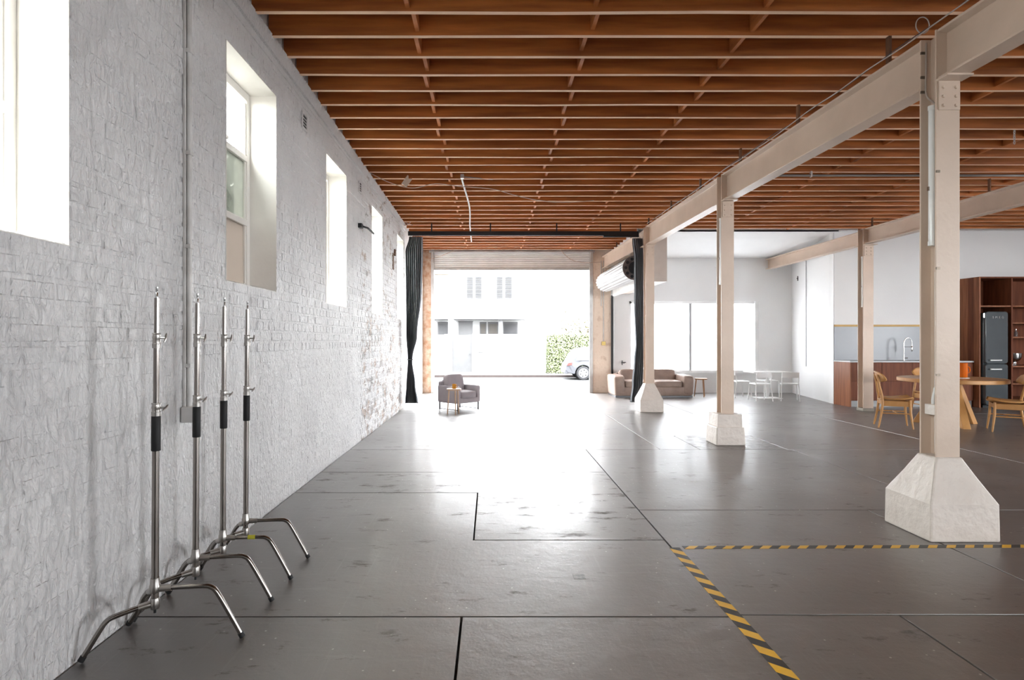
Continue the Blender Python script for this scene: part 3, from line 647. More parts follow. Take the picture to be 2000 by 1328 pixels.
# ------------------------------------------------------------------ curtains and rail
RY = 12.0
ra = thing('curtain_rail', 'black steel curtain rail spanning the hall under the joists', 'rail', (0, RY, 3.57))
B().box(-1.68, 3.02, -.025, .025, -.045, .045).build('bar', BLACKM, ra, bevel=0.004)
for x in (-1.2, 0.0, 1.35, 2.65): B().tube([(x, 0, .04), (x, 0, zj(RY) - 3.57)], 0.014, 8).build('hanger', BLACKM, ra, smooth=True)
B().box(2.3, 3.02, -.03, .03, -.075, -.045).build('end_track', BLACKM, ra)
def curtain(name, label, rows, pleats, seed):
    """rows: (z, x_left, x_right, depth)"""
    t = thing(name, label, 'curtain', (0, RY, 0)); rnd = random.Random(seed); nx = 90
    zs = []; rows = sorted(rows, reverse=True)
    vs = []; fs = []; nz = 70
    z0, z1 = rows[-1][0], rows[0][0]
    ph = [rnd.uniform(0, 6.28) for _ in range(4)]
    for i in range(nz + 1):
        z = z1 + (z0 - z1) * i / nz
        for k in range(len(rows) - 1):
            if rows[k][0] >= z >= rows[k + 1][0]: break
        a, c = rows[k], rows[k + 1]; u = (a[0] - z) / max(1e-6, a[0] - c[0]); u = u * u * (3 - 2 * u)
        xl, xr, dp = [a[q] + (c[q] - a[q]) * u for q in (1, 2, 3)]
        for j in range(nx + 1):
            s = j / nx
            w = math.sin(s * pleats * 6.283 + ph[0] + .8 * math.sin(z * 1.3 + ph[1])) + .4 * math.sin(s * pleats * 12.1 + ph[2] + z)
            vs.append((xl + (xr - xl) * s, dp * w * 0.85 + .03 * math.sin(s * 3 + z), z))
    for i in range(nz):
        for j in range(nx): fs.append((i * (nx + 1) + j, i * (nx + 1) + j + 1, (i + 1) * (nx + 1) + j + 1, (i + 1) * (nx + 1) + j))
    o = B().add(vs, fs).build('cloth', CURT, t, smooth=True); s_ = o.modifiers.new('thick', 'SOLIDIFY'); s_.thickness = 0.004
    for k in range(6):
        x = rows[0][1] + (rows[0][2] - rows[0][1]) * (k + .5) / 6
        ring = [(x, .02 * math.sin(a), rows[0][0] + .018 + .022 * math.cos(a)) for a in [q * 6.283 / 12 for q in range(13)]]
        B().tube(ring, 0.003, 5, cap=False).build('curtain_ring', CASTM, t, smooth=True)
    return t
cl = curtain('tied_curtain', 'tied charcoal curtain hanging at the end of the brick wall',
        [(3.50, -1.66, -1.385, .035), (3.2, -1.74, -1.38, .04), (2.4, -1.73, -1.40, .05), (1.5, -1.72, -1.49, .05), (1.02, -1.69, -1.585, .03), (0.98, -1.69, -1.59, .03), (0.5, -1.72, -1.53, .05), (0.11, -1.75, -1.475, .06)], 9, 3)
ring = [(-1.64 + .066 * math.cos(a), .055 * math.sin(a), 1.0) for a in [q * 6.283 / 20 for q in range(21)]]
B().tube(ring, 0.008, 6, cap=False).build('tie_cord', CURT, cl, smooth=True)
cr = curtain('gathered_curtain', 'gathered charcoal curtain hanging beside the far steel column',
        [(3.47, 2.89, 3.10, .03), (3.0, 2.93, 3.12, .035), (2.2, 2.94, 3.12, .045), (1.3, 2.97, 3.12, .045), (1.0, 2.94, 3.12, .045), (0.5, 2.90, 3.10, .05), (0.13, 2.86, 3.02, .05)], 6, 8)

# ------------------------------------------------------------------ fittings on the brick wall and ceiling
t = thing('wall_conduit', 'vertical white conduit on the brick wall ending in a junction box', 'conduit', (XL, 3.47, 0))
B().tube([(.026, 0, 1.0), (.026, 0, 3.86)], 0.014, 10).build('pipe', CONDUIT, t, smooth=True)
B().box(.0, .012, -.028, .028, 1.0, 3.86).build('backing_strip', CONDUIT, t)
for z in (1.25, 1.95, 2.5, 3.1, 3.6): B().box(.008, .043, -.022, .022, z - .012, z + .012).build('saddle', CONDUIT, t, bevel=0.002)
B().box(.003, .075, -.055, .055, .92, 1.01).build('junction_box', CONDUIT, t, bevel=0.004)
for k, (y, z, lab) in enumerate(((5.67, 3.50, 'small square air vent high on the wall after the frosted window'), (8.10, 3.50, 'small square air vent where the white paint stops'))):
    t = thing('air_vent', lab, 'vent', (XL, y, z))
    B().box(-.02, .008, -.07, .07, -.07, .07).build('vent_hole', DARKVOID, t)
    for q in ((-.08, -.06, -.08, .08), (.06, .08, -.08, .08)): B().box(.0, .016, q[0], q[1], q[2], q[3]).build('frame_bar', PAINT, t)
    for q in ((-.08, -.06), (.06, .08)): B().box(.0, .016, -.06, .06, q[0], q[1]).build('frame_bar', PAINT, t)
    for q in (-.03, 0, .03): B().box(.006, .011, -.06, .06, q - .004, q + .004).build('slat', CONDUIT, t)
t = thing('wall_bracket', 'short black steel bracket sticking out of the brick wall', 'bracket', (XL, 8.05, 2.96))
B().box(0, .05, -.05, .05, -.03, .03).build('plate', BLACKM, t, bevel=.003); B().tube([(.03, 0, 0), (.10, .10, -.01), (.12, .42, -.03)], 0.014, 8).build('arm', BLACKM, t, smooth=True)
t = thing('rusty_wall_strap', 'rusty strap stuck high on the wall between the two far windows', 'strap', (XL, 10.85, 2.95))
B().box(0, .012, -.05, .06, -.25, .05).build('strip', M('rust', (0.14, 0.075, 0.04), rough=.9), t); B().box(0, .03, .10, .17, .02, .14).build('hook', MATS['rust'], t)
cable('sagging_cable', [px(x, y, 8.6 + (x - 715) * .0006) for x, y in ((716, 334), (760, 356), (805, 367), (850, 359), (900, 364), (960, 369), (1005, 381), (1050, 391), (1100, 395), (1160, 392))], 0.006,
      'pale cable sagging from the brick wall across under the joists', M('pale_cable', (0.55, 0.42, 0.34), rough=.5))
t = thing('ceiling_conduit', 'pale conduit running lengthwise under the joists towards the street', 'conduit', (-0.42, 8.63, 3.775))
B().tube(bez([(0.0, 0, .02), (0, .15, 0), (.05, 1.8, -.03), (.0, 3.4, -.03), (-.03, 5.3, -.045)]), 0.014, 8).build('pipe', CONDUIT, t, smooth=True)
B().tube([(.0, 0, .02), (.45, .25, .045)], 0.008, 6).build('feed_pipe', M('dull_conduit', (.25, .2, .17), rough=.5), t, smooth=True)
B().box(-.02, .03, -.03, .03, -.01, .05).build('elbow_box', GALV, t, bevel=.003)
t = thing('cross_pipe', 'grey pipe crossing under the joists of the right bay', 'pipe', (0, 8.45, 3.76))
B().tube([(3.9, 0, 0), (12.5, 0, 0)], 0.018, 8).build('pipe', M('dark_grey_pipe', (.20, .18, .17), rough=.4, metal=.3), t, smooth=True)
for x in (4.6, 6.4, 8.9): B().box(x - .01, x + .01, -.02, .02, -.022, .06).build('hanger', GALV, t)
tag(B().box(-.09, .0, -.01, .01, -.1, .06).build('paper_tag', M('pale_card', (.7, .6, .5), rough=.7), loc=(-1.20, 8.80, 3.76)), 'small pale card hanging from a joist near the brick wall', 'tag')
bpy.data.objects['paper_tag'].rotation_euler = (0, .6, .3)
t = thing('hanging_chain', 'short pale chain hanging from a joist at far right', 'chain', (6.05, 6.8, 3.83))
for k in range(6):
    ring = [(.012 * math.cos(a) * (1 if k % 2 else .3), .012 * math.cos(a) * (.3 if k % 2 else 1), -.03 * k + .02 * math.sin(a)) for a in [q * 6.283 / 10 for q in range(11)]]
    B().tube(ring, 0.004, 5, cap=False).build('link', GALV, t)
cable('door_cable', [px(x, y, 15.3) for x, y in ((833, 508), (855, 502), (880, 492), (893, 485))], 0.008, 'thin pale cable above the left end of the roller shutter', M('pale_cable', (0.55, 0.42, 0.34)))
cable('door_cable', [px(x, y, 15.3) for x, y in ((1094, 487), (1105, 499), (1120, 509), (1145, 513), (1175, 512))], 0.008, 'thin pale cable above the right end of the roller shutter', MATS['pale_cable'])
cable('cable_tangle', [px(x, y, 12.0) for x, y in ((783, 432), (790, 440), (800, 436), (802, 428), (795, 425), (792, 434), (806, 440))], 0.008, 'tangle of pale cable on the wall top above the tied curtain', MATS['pale_cable'])

# ------------------------------------------------------------------ light stands
def make_stand():
    t = thing('light_stand', '', 'light stand', (-1.54, 2.70, 0))
    legA = [(0.02, .004, .262), (.10, .018, .262), (.20, .037, .26), (.235, .044, .252), (.262, .049, .225), (.32, .060, .115), (.372, .069, .012)]
    legB = [(-.012, -.012, .195), (-.07, -.05, .187), (-.135, -.088, .17), (-.155, -.101, .158), (-.17, -.112, .135), (-.205, -.135, .065), (-.232, -.152, .012)]
    legC = [(-.015, .012, .245), (-.06, .05, .225), (-.10, .083, .185), (-.12, .10, .155), (-.14, .116, .125), (-.19, .152, .06), (-.228, .18, .012)]
    for P in (legA, legB, legC):
        lg = B().tube(bez(P, 4), 0.0115, 12).build('leg', CHROME, t, smooth=True)
        a, c = Vector(P[-1]), Vector(P[-2]); d = (c - a).normalized()
        B().tube([a + d * .018, a - d * .004], 0.0135, 12).build('rubber_foot', RUBBER, lg, smooth=True)
        a, c = Vector(P[0]), Vector(P[1]); d = (c - a).normalized()
        B().tube([a, a + d * .05], [0.017, 0.0145], 12).build('leg_socket', CASTM, lg, smooth=True)
    B().lathe([(.0215, .245), (.024, .25), (.024, .275), (.0205, .285), (.019, .31)], (0, 0, 0), 18).build('collar_casting', CASTM, t, smooth=True)
    B().lathe([(.018, .17), (.0205, .175), (.0205, .215), (.018, .22)], (0, 0, 0), 18).build('lower_casting', CASTM, t, smooth=True)
    B().tube([(0, 0, .172), (0, 0, .150)], 0.006, 8).build('base_pin', RUBBER, t, smooth=True)
    B().tube([(0, 0, .18), (0, 0, 1.06)], 0.0158, 18).build('main_tube', CHROME, t, smooth=True)
    B().lathe([(.0185, .893), (.020, .896), (.020, 1.052), (.0185, 1.054)], (0, 0, 0), 18).build('grip_sleeve', RUBBER, t, smooth=True)
    B().tube([(0, 0, 1.05), (0, 0, 1.38)], 0.0130, 16).build('middle_tube', CHROME, t, smooth=True)
    B().tube([(0, 0, 1.36), (0, 0, 1.592)], 0.0106, 16).build('top_tube', CHROME, t, smooth=True)
    B().lathe([(.0055, 1.59), (.0055, 1.615), (.0045, 1.617), (.0045, 1.624), (.0060, 1.626), (.0060, 1.642), (.004, 1.644)], (0, 0, 0), 12).build('spigot', STEEL, t, smooth=True)
    for z0, z1, r in ((1.052, 1.112, .0195), (1.363, 1.432, .0180)):
        k = B().lathe([(r, z0), (r + .001, z0 + .02), (r - .001, z0 + .022), (r - .001, z1 - .025), (r + .0005, z1 - .022), (r - .0025, z1 - .006), (r + .001, z1 - .004), (r, z1)], (0, 0, 0), 18).build('clamp_collar', STEEL if False else CASTM, t, smooth=True)
        B().tube([(r, 0, z1 - .022), (r + .022, 0, z1 - .022)], 0.005, 8).build('clamp_screw', CASTM, k, smooth=True)
        a = 0.5 if z0 < 1.2 else 1.2
        B().tube([(r + .022, -.026 * math.cos(a), z1 - .022 - .022 * math.sin(a)), (r + .024, 0, z1 - .022), (r + .022, .026 * math.cos(a), z1 - .022 + .022 * math.sin(a))], [.003, .006, .003], 8).build('wing_handle', CASTM, k, smooth=True)
    return t
st0 = make_stand()
G_ = 'chrome light stands lined up along the brick wall'
labs = ['chrome light stand nearest the viewer, first of the row by the brick wall', 'chrome light stand second from the front, just past the wall junction box',
        'chrome light stand third from the front, with yellow tape on its leg', 'chrome light stand at the far end of the row by the wall']
for i, yy in enumerate((2.70, 3.072, 3.385, 3.70)):
    o = st0 if i == 0 else copy_tree(st0)
    o.location = (-1.54, yy, 0); o['label'] = labs[i]; o['group'] = G_
    o.rotation_euler = (R((0.25, -.2, .15, -.1)[i]), R((.5, .3, .45, .4)[i]), R((0, 1.5, -2, 1)[i]))
    if i == 2: B().tube([(.135, .0255, .2615), (.175, .0325, .2605)], 0.0125, 12).build('yellow_tape', YELLOWT, o, smooth=True)['label'] = 'band of yellow tape'

# ------------------------------------------------------------------ floor tapes
tag(B().box(1.205, 1.275, -1.0, 3.97, 0.0, 0.0012).build('hazard_tape', tape_mat('hazard_stripes_lengthwise', 'Y', 0.155, 0.9)), 'black and yellow hazard tape stuck along the floor joint towards the viewer', 'tape')
tag(B().hexa([(1.30, 3.945, 0), (9.0, 4.03, 0), (9.0, 4.085, 0), (1.30, 4.0, 0)], [(1.30, 3.945, .0012), (9.0, 4.03, .0012), (9.0, 4.085, .0012), (1.30, 4.0, .0012)]).build('hazard_tape', tape_mat('hazard_stripes_crosswise', 'X', 0.125, -0.9)),
    'black and yellow hazard tape running across the floor before the nearest footing', 'tape')
tag(B().box(.49, .56, 3.45, 3.52, 0, .001).build('floor_stamp', M('smudged_stamp', (.03, .028, .027), (.12, .11, .10), scale=45, rough=.42, band=(.42, .55), ior=2.2)), 'small dark square stamp on the concrete floor', 'mark')

# ------------------------------------------------------------------ grey armchair, stool and mug by the street opening
ac = thing('armchair', 'mauve-grey fabric armchair on thin metal legs near the street opening', 'armchair', (-0.64, 11.93, 0), R(45))
s = .305   # half side; chair faces local -y
B().pillow((0, 0, .20), (2 * s, 2 * s, .11), e=.14).build('seat_base', GREYFAB, ac, smooth=True)
for sx in (-1, 1): B().pillow((sx * (s - .04), -.0, .315), (.085, 2 * s, .34), e=.16).build('arm', GREYFAB, ac, smooth=True)
B().pillow((0, s - .045, .36), (2 * s - .02, .09, .42), e=.18).build('back_panel', GREYFAB, ac, smooth=True)
B().pillow((0, -.05, .305), (2 * s - .18, 2 * s - .07, .15), e=.28, puff=.18).build('seat_cushion', GREYFAB, ac, smooth=True)
B().pillow((0, s - .15, .52), (2 * s - .16, .17, .36), e=.34, rot=Matrix.Rotation(R(-12), 3, 'X')).build('back_cushion', GREYFAB, ac, smooth=True)
B().tube([(-s + .10, s - .05, .56), (s - .10, s - .05, .56)], .03, 10).build('back_roll', GREYFAB, ac, smooth=True)
for sx in (-1, 1):
    for sy in (-1, 1): B().box(sx * (s - .03) - .011, sx * (s - .03) + .011, sy * (s - .03) - .011, sy * (s - .03) + .011, 0, .16).build('leg', GRAPH, ac)
    B().box(sx * (s - .03) - .007, sx * (s - .03) + .007, -s + .03, s - .03, .012, .026).build('floor_rail', GRAPH, ac)
def stool(name, loc, h, r, label, mat, rot=0.0, splay=.03):
    t = thing(name, label, 'stool', loc, rot)
    B().lathe([(r - .008, h - .032), (r, h - .028), (r, h - .006), (r - .006, h)], (0, 0, 0), 28).build('stool_top', mat, t, smooth=True)
    for k in range(3):
        a = k * 2.094 + .3
        B().tube([((r - .04) * math.cos(a), (r - .04) * math.sin(a), h - .03), ((r - .04 + splay) * math.cos(a), (r - .04 + splay) * math.sin(a), 0)], [.016, .011], 10).build('leg', mat, t, smooth=True)
    return t
stool('side_stool', (-0.69, 11.12, 0), .485, .138, 'pale wooden three-legged stool holding the mug beside the armchair', PALEOAK, R(150))
mg = thing('mug', 'orange mug with a handle on the pale stool', 'mug', (-.685, 11.12, .485))
B().lathe([(.036, 0), (.038, .004), (.038, .085), (.034, .085), (.034, .01), (.0, .01)], (0, 0, 0), 20).build('cup_body', M('orange_ceramic', (.62, .27, .03), rough=.25), mg, smooth=True)
B().tube([(.036 + .024 * math.sin(a), 0, .045 + .026 * math.cos(a)) for a in [math.pi * q / 8 for q in range(9)]], .005, 8).build('handle', MATS['orange_ceramic'], mg, smooth=True)

# ------------------------------------------------------------------ sofa and stool under the big window
sf = thing('sofa', 'low taupe leather sofa under the frosted street window', 'sofa', (3.97, 14.72, 0))
hw_, hd = .965, .46
B().box(-hw_ + .03, hw_ - .03, -hd + .03, hd - .02, 0.0, .05).build('plinth', GRAPH, sf)
B().pillow((0, 0, .15), (2 * hw_ - .04, 2 * hd - .02, .22), e=.13).build('sofa_base', LEATHER, sf, smooth=True)
for sx in (-1, 1):
    B().pillow((sx * (hw_ - .13), 0.0, .29), (.27, 2 * hd, .50), e=.26, rot=Matrix.Rotation(R(sx * 3), 3, 'Y')).build('armrest', LEATHER, sf, smooth=True)
    B().pillow((sx * .36, -.06, .32), (.70, .78, .17), e=.24, puff=.15).build('seat_cushion', LEATHER, sf, smooth=True)
    B().pillow((sx * .36, .26, .47), (.70, .26, .36), e=.32, rot=Matrix.Rotation(R(-14), 3, 'X')).build('back_cushion', LEATHER, sf, smooth=True)
B().pillow((0, .40, .33), (2 * hw_ - .3, .14, .48), e=.2).build('back_frame', LEATHER, sf, smooth=True)
stool('wooden_stool', (5.20, 14.55, 0), .455, .15, 'brown wooden three-legged stool standing at the end of the sofa', M('chestnut_wood', (.36, .18, .085), rough=.45), R(20), .045)

# ------------------------------------------------------------------ white cafe table with four chairs
wt = thing('cafe_table', 'white rectangular cafe table with a pedestal base by the back wall', 'table', (6.68, 14.2, 0))
B().box(-.46, .46, -.30, .30, .615, .64).build('table_top', WHITEMETAL, wt, bevel=.006)
B().tube([(0, 0, .012), (0, 0, .615)], .032, 14).build('pedestal', WHITEMETAL, wt, smooth=True)
B().box(-.28, .28, -.2, .2, 0, .014).build('base_plate', WHITEMETAL, wt, bevel=.004)
B().box(-.3, .3, -.03, .03, .59, .616).build('cross_bar', WHITEMETAL, wt)
def white_chair():
    t = thing('cafe_chair', '', 'chair', (0, 0, 0))
    k = .86; w, d = .20 * k, .20 * k
    for sx in (-1, 1):
        B().tube(bez([(sx * (w + .02), d + .05, 0), (sx * w, d + .0, .38), (sx * w, d + .01, .50), (sx * (w - .005), d + .05, .66)]), .0115, 8).build('leg', WHITEMETAL, t, smooth=True)
        B().tube(bez([(sx * (w + .02), -d - .03, 0), (sx * w, -d, .36), (sx * w, -d + .03, .383), (sx * w, 0, .386), (sx * w, d, .386)], 4), .0115, 8).build('leg', WHITEMETAL, t, smooth=True)
    vs = []; n = 8
    B().pillow((0, 0, .392), (2 * w + .02, 2 * d + .03, .022), e=.22).build('seat', WHITEMETAL, t, smooth=True)
    bb = B(); nv = 8; vs = []; fs = []
    for i in range(nv + 1):
        x = -w + 2 * w * i / nv; y = d + .055 + .025 * (1 - (x / w) ** 2) - .0
        for (dy, z) in ((-.005, .54), (.005, .54), (.017, .665), (.007, .665)): vs.append((x, y + dy - .022, z))
    for i in range(nv):
        a = i * 4; c = a + 4
        for q in range(4): fs.append((a + q, a + (q + 1) % 4, c + (q + 1) % 4, c + q))
    fs += [(0, 1, 2, 3), (nv * 4 + 3, nv * 4 + 2, nv * 4 + 1, nv * 4)]
    bb.add(vs, fs).build('backrest', WHITEMETAL, t, smooth=True)
    return t
wc = white_chair()
WCH = [(6.24, 13.63, 180, 'white metal chair turning its back to the viewer at the cafe table'), (6.10, 14.42, 97, 'white metal chair at the left end of the cafe table, nearest the sofa stool'),
       (6.95, 14.78, 8, 'white metal chair on the window side of the cafe table'), (6.90, 13.60, 160, 'white metal chair at the right, turned beside the cafe table')]
for i, (x, y, a, lab) in enumerate(WCH):
    o = wc if i == 0 else copy_tree(wc)
    o.location = (x, y, 0); o.rotation_euler = (0, 0, R(a)); o['label'] = lab; o['group'] = 'white chairs round the cafe table'

# ------------------------------------------------------------------ oak table and chairs
ot = thing('dining_table', 'round oak dining table with thick slanted legs', 'table', (7.60, 9.72, 0))
TR, TZ = .74, .775
B().lathe([(TR - .006, TZ - .062), (TR, TZ - .056), (TR, TZ - .006), (TR - .006, TZ)], (0, 0, 0), 64).build('table_top', OAK, ot, smooth=True)
for k in range(3):
    a = R(-105 + k * 120)
    ca, sa = math.cos(a), math.sin(a); n_ = Vector((-sa, ca, 0)); u_ = Vector((ca, sa, 0))
    def sec(r, z, w, d): return [u_ * (r - d) - n_ * w + Vector((0, 0, z)), u_ * (r + d) - n_ * w + Vector((0, 0, z)), u_ * (r + d) + n_ * w + Vector((0, 0, z)), u_ * (r - d) + n_ * w + Vector((0, 0, z))]
    B().hexa(sec(.47, 0, .055, .05), sec(.10, TZ - .06, .055, .05)).build('leg', OAK, ot, bevel=.006)
def oak_chair():
    """faces local -y; overall height 0.90"""
    t = thing('oak_chair', '', 'chair', (0, 0, 0))
    w, d = .215, .20
    # dished seat shell
    n = 14; vs = []; fs = []
    for i in range(n + 1):
        for j in range(n + 1):
            u, v = -1 + 2 * i / n, -1 + 2 * j / n
            k = (1 - .12 * abs(u) ** 4) ; x = u * (.245 - .03 * v) * math.sqrt(max(0, 1 - .30 * v * v)) ; y = v * .235 * math.sqrt(max(0, 1 - .30 * u * u))
            z = .455 + .035 * abs(u) ** 2.2 - .012 * v - .02 * (1 - v * v)
            vs.append((x, y, z))
    for i in range(n):
        for j in range(n): fs.append((i * (n + 1) + j, (i + 1) * (n + 1) + j, (i + 1) * (n + 1) + j + 1, i * (n + 1) + j + 1))
    o = B().add(vs, fs).build('seat', OAK, t, smooth=True); so_ = o.modifiers.new('thick', 'SOLIDIFY'); so_.thickness = .018; so_.offset = 0
    # oval curved back shell
    n = 14; vs = []; fs = []
    for i in range(n + 1):
        for j in range(9):
            u, v = -1 + 2 * i / n, -1 + 2 * j / 8
            x = u * .225 * math.sqrt(max(0, 1 - .35 * v * v)); z = .805 + v * .092 * math.sqrt(max(0, 1 - .75 * u * u))
            y = .255 + .03 * v - .085 * u * u
            vs.append((x, y, z))
    for i in range(n):
        for j in range(8): fs.append((i * 9 + j, (i + 1) * 9 + j, (i + 1) * 9 + j + 1, i * 9 + j + 1))
    o = B().add(vs, fs).build('backrest', OAK, t, smooth=True); so_ = o.modifiers.new('thick', 'SOLIDIFY'); so_.thickness = .018; so_.offset = 0
    for sx in (-1, 1):
        B().tube(bez([(sx * (w + .0), d + .06, 0), (sx * (w - .02), d + .015, .25), (sx * (w - .03), d + .0, .44), (sx * (w - .075), d + .03, .64), (sx * (w - .10), d + .065, .84)], 4), [.0115] + [.0155] * 3 + [.019] * 8 + [.016] * 4 + [.011], 10).build('leg', OAK, t, smooth=True)
        B().tube([(sx * (w + .005), -d + .0, 0), (sx * (w - .02), -d + .03, .26), (sx * (w - .025), -d + .035, .45)], [.011, .0185, .0175], 10).build('leg', OAK, t, smooth=True)
        B().box(sx * (w - .035) - .011, sx * (w - .035) + .011, -d + .03, d + .01, .345, .43).build('side_rail', OAK, t, bevel=.004)
        B().tube([(sx * (w - .015), -d + .02, .235), (sx * (w - .015), d + .02, .235)], .0095, 8).build('stretcher', OAK, t, smooth=True)
    B().box(-w + .03, w - .03, -d + .02, -d + .042, .365, .43).build('front_rail', OAK, t, bevel=.004)
    B().box(-w + .03, w - .03, d - .015, d + .007, .365, .43).build('rear_rail', OAK, t, bevel=.004)
    B().tube([(-w + .02, 0, .235), (w - .02, 0, .235)], .0095, 8).build('stretcher', OAK, t, smooth=True)
    return t
oc = oak_chair()
for i, (x, y, a, lab) in enumerate(((6.53, 9.50, 65, 'oak chair with an oval backrest on the left of the round table'), (7.93, 9.05, -122, 'oak chair on the right of the round table, before the fridge'),
                               (7.95, 10.62, -8, 'oak chair behind the round table, mostly hidden by the nearest column'))):
    o = oc if i == 0 else copy_tree(oc)
    o.location = (x, y, 0); o.rotation_euler = (0, 0, R(a)); o['label'] = lab; o['group'] = 'oak chairs round the dining table'
JX, JYY = 7.70, 9.62
tag(B().lathe([(.10, 0), (.105, .004), (.105, .010), (.10, .012)], (0, 0, 0), 30).build('coaster', PORC, loc=(JX, JYY, TZ), smooth=True), 'round white coaster under the orange jug', 'coaster')
jg = thing('glass_jug', 'orange glass jug with a handle on the round oak table', 'jug', (JX, JYY, TZ + .012))
B().lathe([(.070, 0), (.078, .006), (.078, .235), (.073, .235), (.073, .012), (.0, .012)], (0, 0, 0), 28).build('jug_body', AMBER, jg, smooth=True)
B().tube(bez([(.075, 0, .175), (.115, 0, .17), (.13, 0, .13), (.118, 0, .085), (.075, 0, .075)], 5), .010, 8).build('handle', AMBER, jg, smooth=True)
B().lathe([(.071, .013), (.071, .15), (.0, .15)], (0, 0, 0), 24).build('drink', M('orange_drink', (.75, .20, .01), rough=.2), jg, smooth=True)

# ------------------------------------------------------------------ kitchen
KY, KX0, KX1 = 12.3, 7.515, 10.09
kb = thing('kitchen_cabinet', 'long walnut base cabinet with drawers along the kitchen wall', 'cabinet', (KX0, KY, 0))
Lk = KX1 - KX0
B().box(0.02, Lk, .02, .58, .13, .93).build('carcass', WALNUT, kb)
B().box(0, .022, 0, .59, 0, .93).build('end_panel', WALNUT2, kb)
B().box(.03, Lk, .05, .07, 0, .13).build('kickboard', KICK, kb)
nd = 4; wd = (Lk - .03) / nd
for i in range(nd):
    for z0, z1 in ((.135, .535), (.545, .915)):
        B().box(.026 + i * wd, .026 + (i + 1) * wd - .005, 0, .02, z0, z1).build('drawer_front', WALNUT, kb, bevel=.0015)
tag(B().box(KX0 - .01, KX1 + .0, KY - .015, YK - .0, .932, .962).build('worktop', STONE, bevel=.003), 'pale grey stone worktop on the walnut base cabinet', 'worktop')
tag(B().box(KX0 + .01, KX1 + .02, YK - .018, YK - .003, .963, 1.69).build('splashback', SPLASH), 'blue-grey splashback panel behind the sink tap', 'splashback')
tag(B().box(KX0 + .01, KX1 + .02, YK - .05, YK, 1.692, 1.735).build('timber_ledge', M('blond_timber', (.58, .36, .12), rough=.5), bevel=.002), 'narrow blond timber ledge on top of the splashback', 'ledge')
tp = thing('sink_tap', 'tall chrome spring tap on the kitchen worktop', 'tap', (8.86, 12.62, .962))
B().lathe([(.028, 0), (.028, .008), (.016, .014), (.014, .12)], (0, 0, 0), 14).build('tap_base', STEEL, tp, smooth=True)
B().tube(bez([(0, 0, .1), (0, 0, .36), (.02, 0, .44), (.08, 0, .485), (.145, 0, .455), (.17, 0, .38), (.172, 0, .30)], 6), .010, 10).build('spring_neck', STEEL, tp, smooth=True)
B().lathe([(.013, .19), (.017, .20), (.015, .30), (.011, .31)], (.172, 0, 0), 12).build('spray_head', STEEL, tp, smooth=True)
B().tube([(0, 0, .29), (.172, 0, .29)], .005, 8).build('holder_arm', STEEL, tp, smooth=True)
B().tube([(.0, 0, .05), (.075, -.01, .052)], .009, 8).build('lever', STEEL, tp, smooth=True)
# tall walnut unit
TY, TX0, TD, TX1, TTOP = 12.18, 10.11, 10.775, 12.4, 2.71
tc = thing('tall_cabinet', 'tall walnut shelving unit with a fridge niche at far right', 'cabinet', (0, TY, 0)); dp = YK - TY - .002
nb = 5
for i in range(nb):
    y0 = dp * i / nb; B().box(TX0, TX0 + .03, y0, y0 + dp / nb - .0015, 0, TTOP).build('side_board', (WALNUT2, WALNUT, WALNUT2, WALNUT2, WALNUT)[i], tc)
B().box(TX0 + .03, TX1, 0, dp, TTOP - .03, TTOP).build('top_board', WALNUT, tc)
B().box(TX0 + .03, TX1, dp - .02, dp, 0.0, TTOP - .03).build('back_board', WALNUT, tc)
B().box(TD, TD + .03, 0, dp - .02, 0, TTOP - .03).build('divider', WALNUT, tc); B().box(TX1 - .03, TX1, 0, dp - .02, 0, TTOP - .03).build('side_board', WALNUT, tc)
B().box(TX0 + .03, TD, .01, dp - .02, 2.085, 2.115).build('shelf', WALNUT2, tc)
B().box(TX0 + .42, TX0 + .55, dp - .03, dp - .02, 2.12, TTOP - .03).build('back_board', WALNUT2, tc)
for z in (2.10, 1.75, 1.453, .85, .49, .16): B().box(TD + .03, TX1 - .03, .01, dp - .02, z - .014, z + .014).build('shelf', WALNUT2, tc)
fr = thing('fridge', 'slate-grey retro fridge with rounded corners and chrome handles', 'fridge', (10.40, 12.10, 0))
def rrect(w, h, r, n=5):
    out = []
    for cx, cz, a0 in ((w - r, h - r, 0), (-w + r, h - r, 90), (-w + r, -h + r, 180), (w - r, -h + r, 270)):
        for k in range(n + 1): a = R(a0 + 90 * k / n); out.append((cx + r * math.cos(a), cz + r * math.sin(a)))
    return out
def fr_panel(name, y0, y1, z0, z1, w, r, mat=FRIDGE):
    h = (z1 - z0) / 2; P = rrect(w, h, r); return B().prof([(x, z) for x, z in P], (0, y0, z0 + h), (0, y1, z0 + h)).build(name, mat, fr, smooth=True, bevel=.012)
fr_panel('fridge_body', .06, .70, .06, 1.97, .222, .05)
dfu = fr_panel('upper_door', -.012, .058, .915, 1.985, .23, .055); dfl = fr_panel('lower_door', -.012, .058, .06, .905, .23, .05)
for par, z in ((dfu, .985), (dfl, .80)):
    B().tube([(-.165, -.045, z), (.065, -.045, z)], .015, 10).build('handle', M('bright_chrome', (.9, .9, .9), rough=.35, metal=.6), par, smooth=True)
    for x in (-.15, .05): B().tube([(x, -.012, z), (x, -.045, z)], .008, 8).build('handle_post', STEEL, par, smooth=True)
B().box(-.2, .2, .1, .65, 0, .06).build('plinth', BLACKM, fr)
B().tube([(-.235, .03, 1.86), (-.235, .03, 1.95)], .016, 8).build('hinge', STEEL, fr, smooth=True)
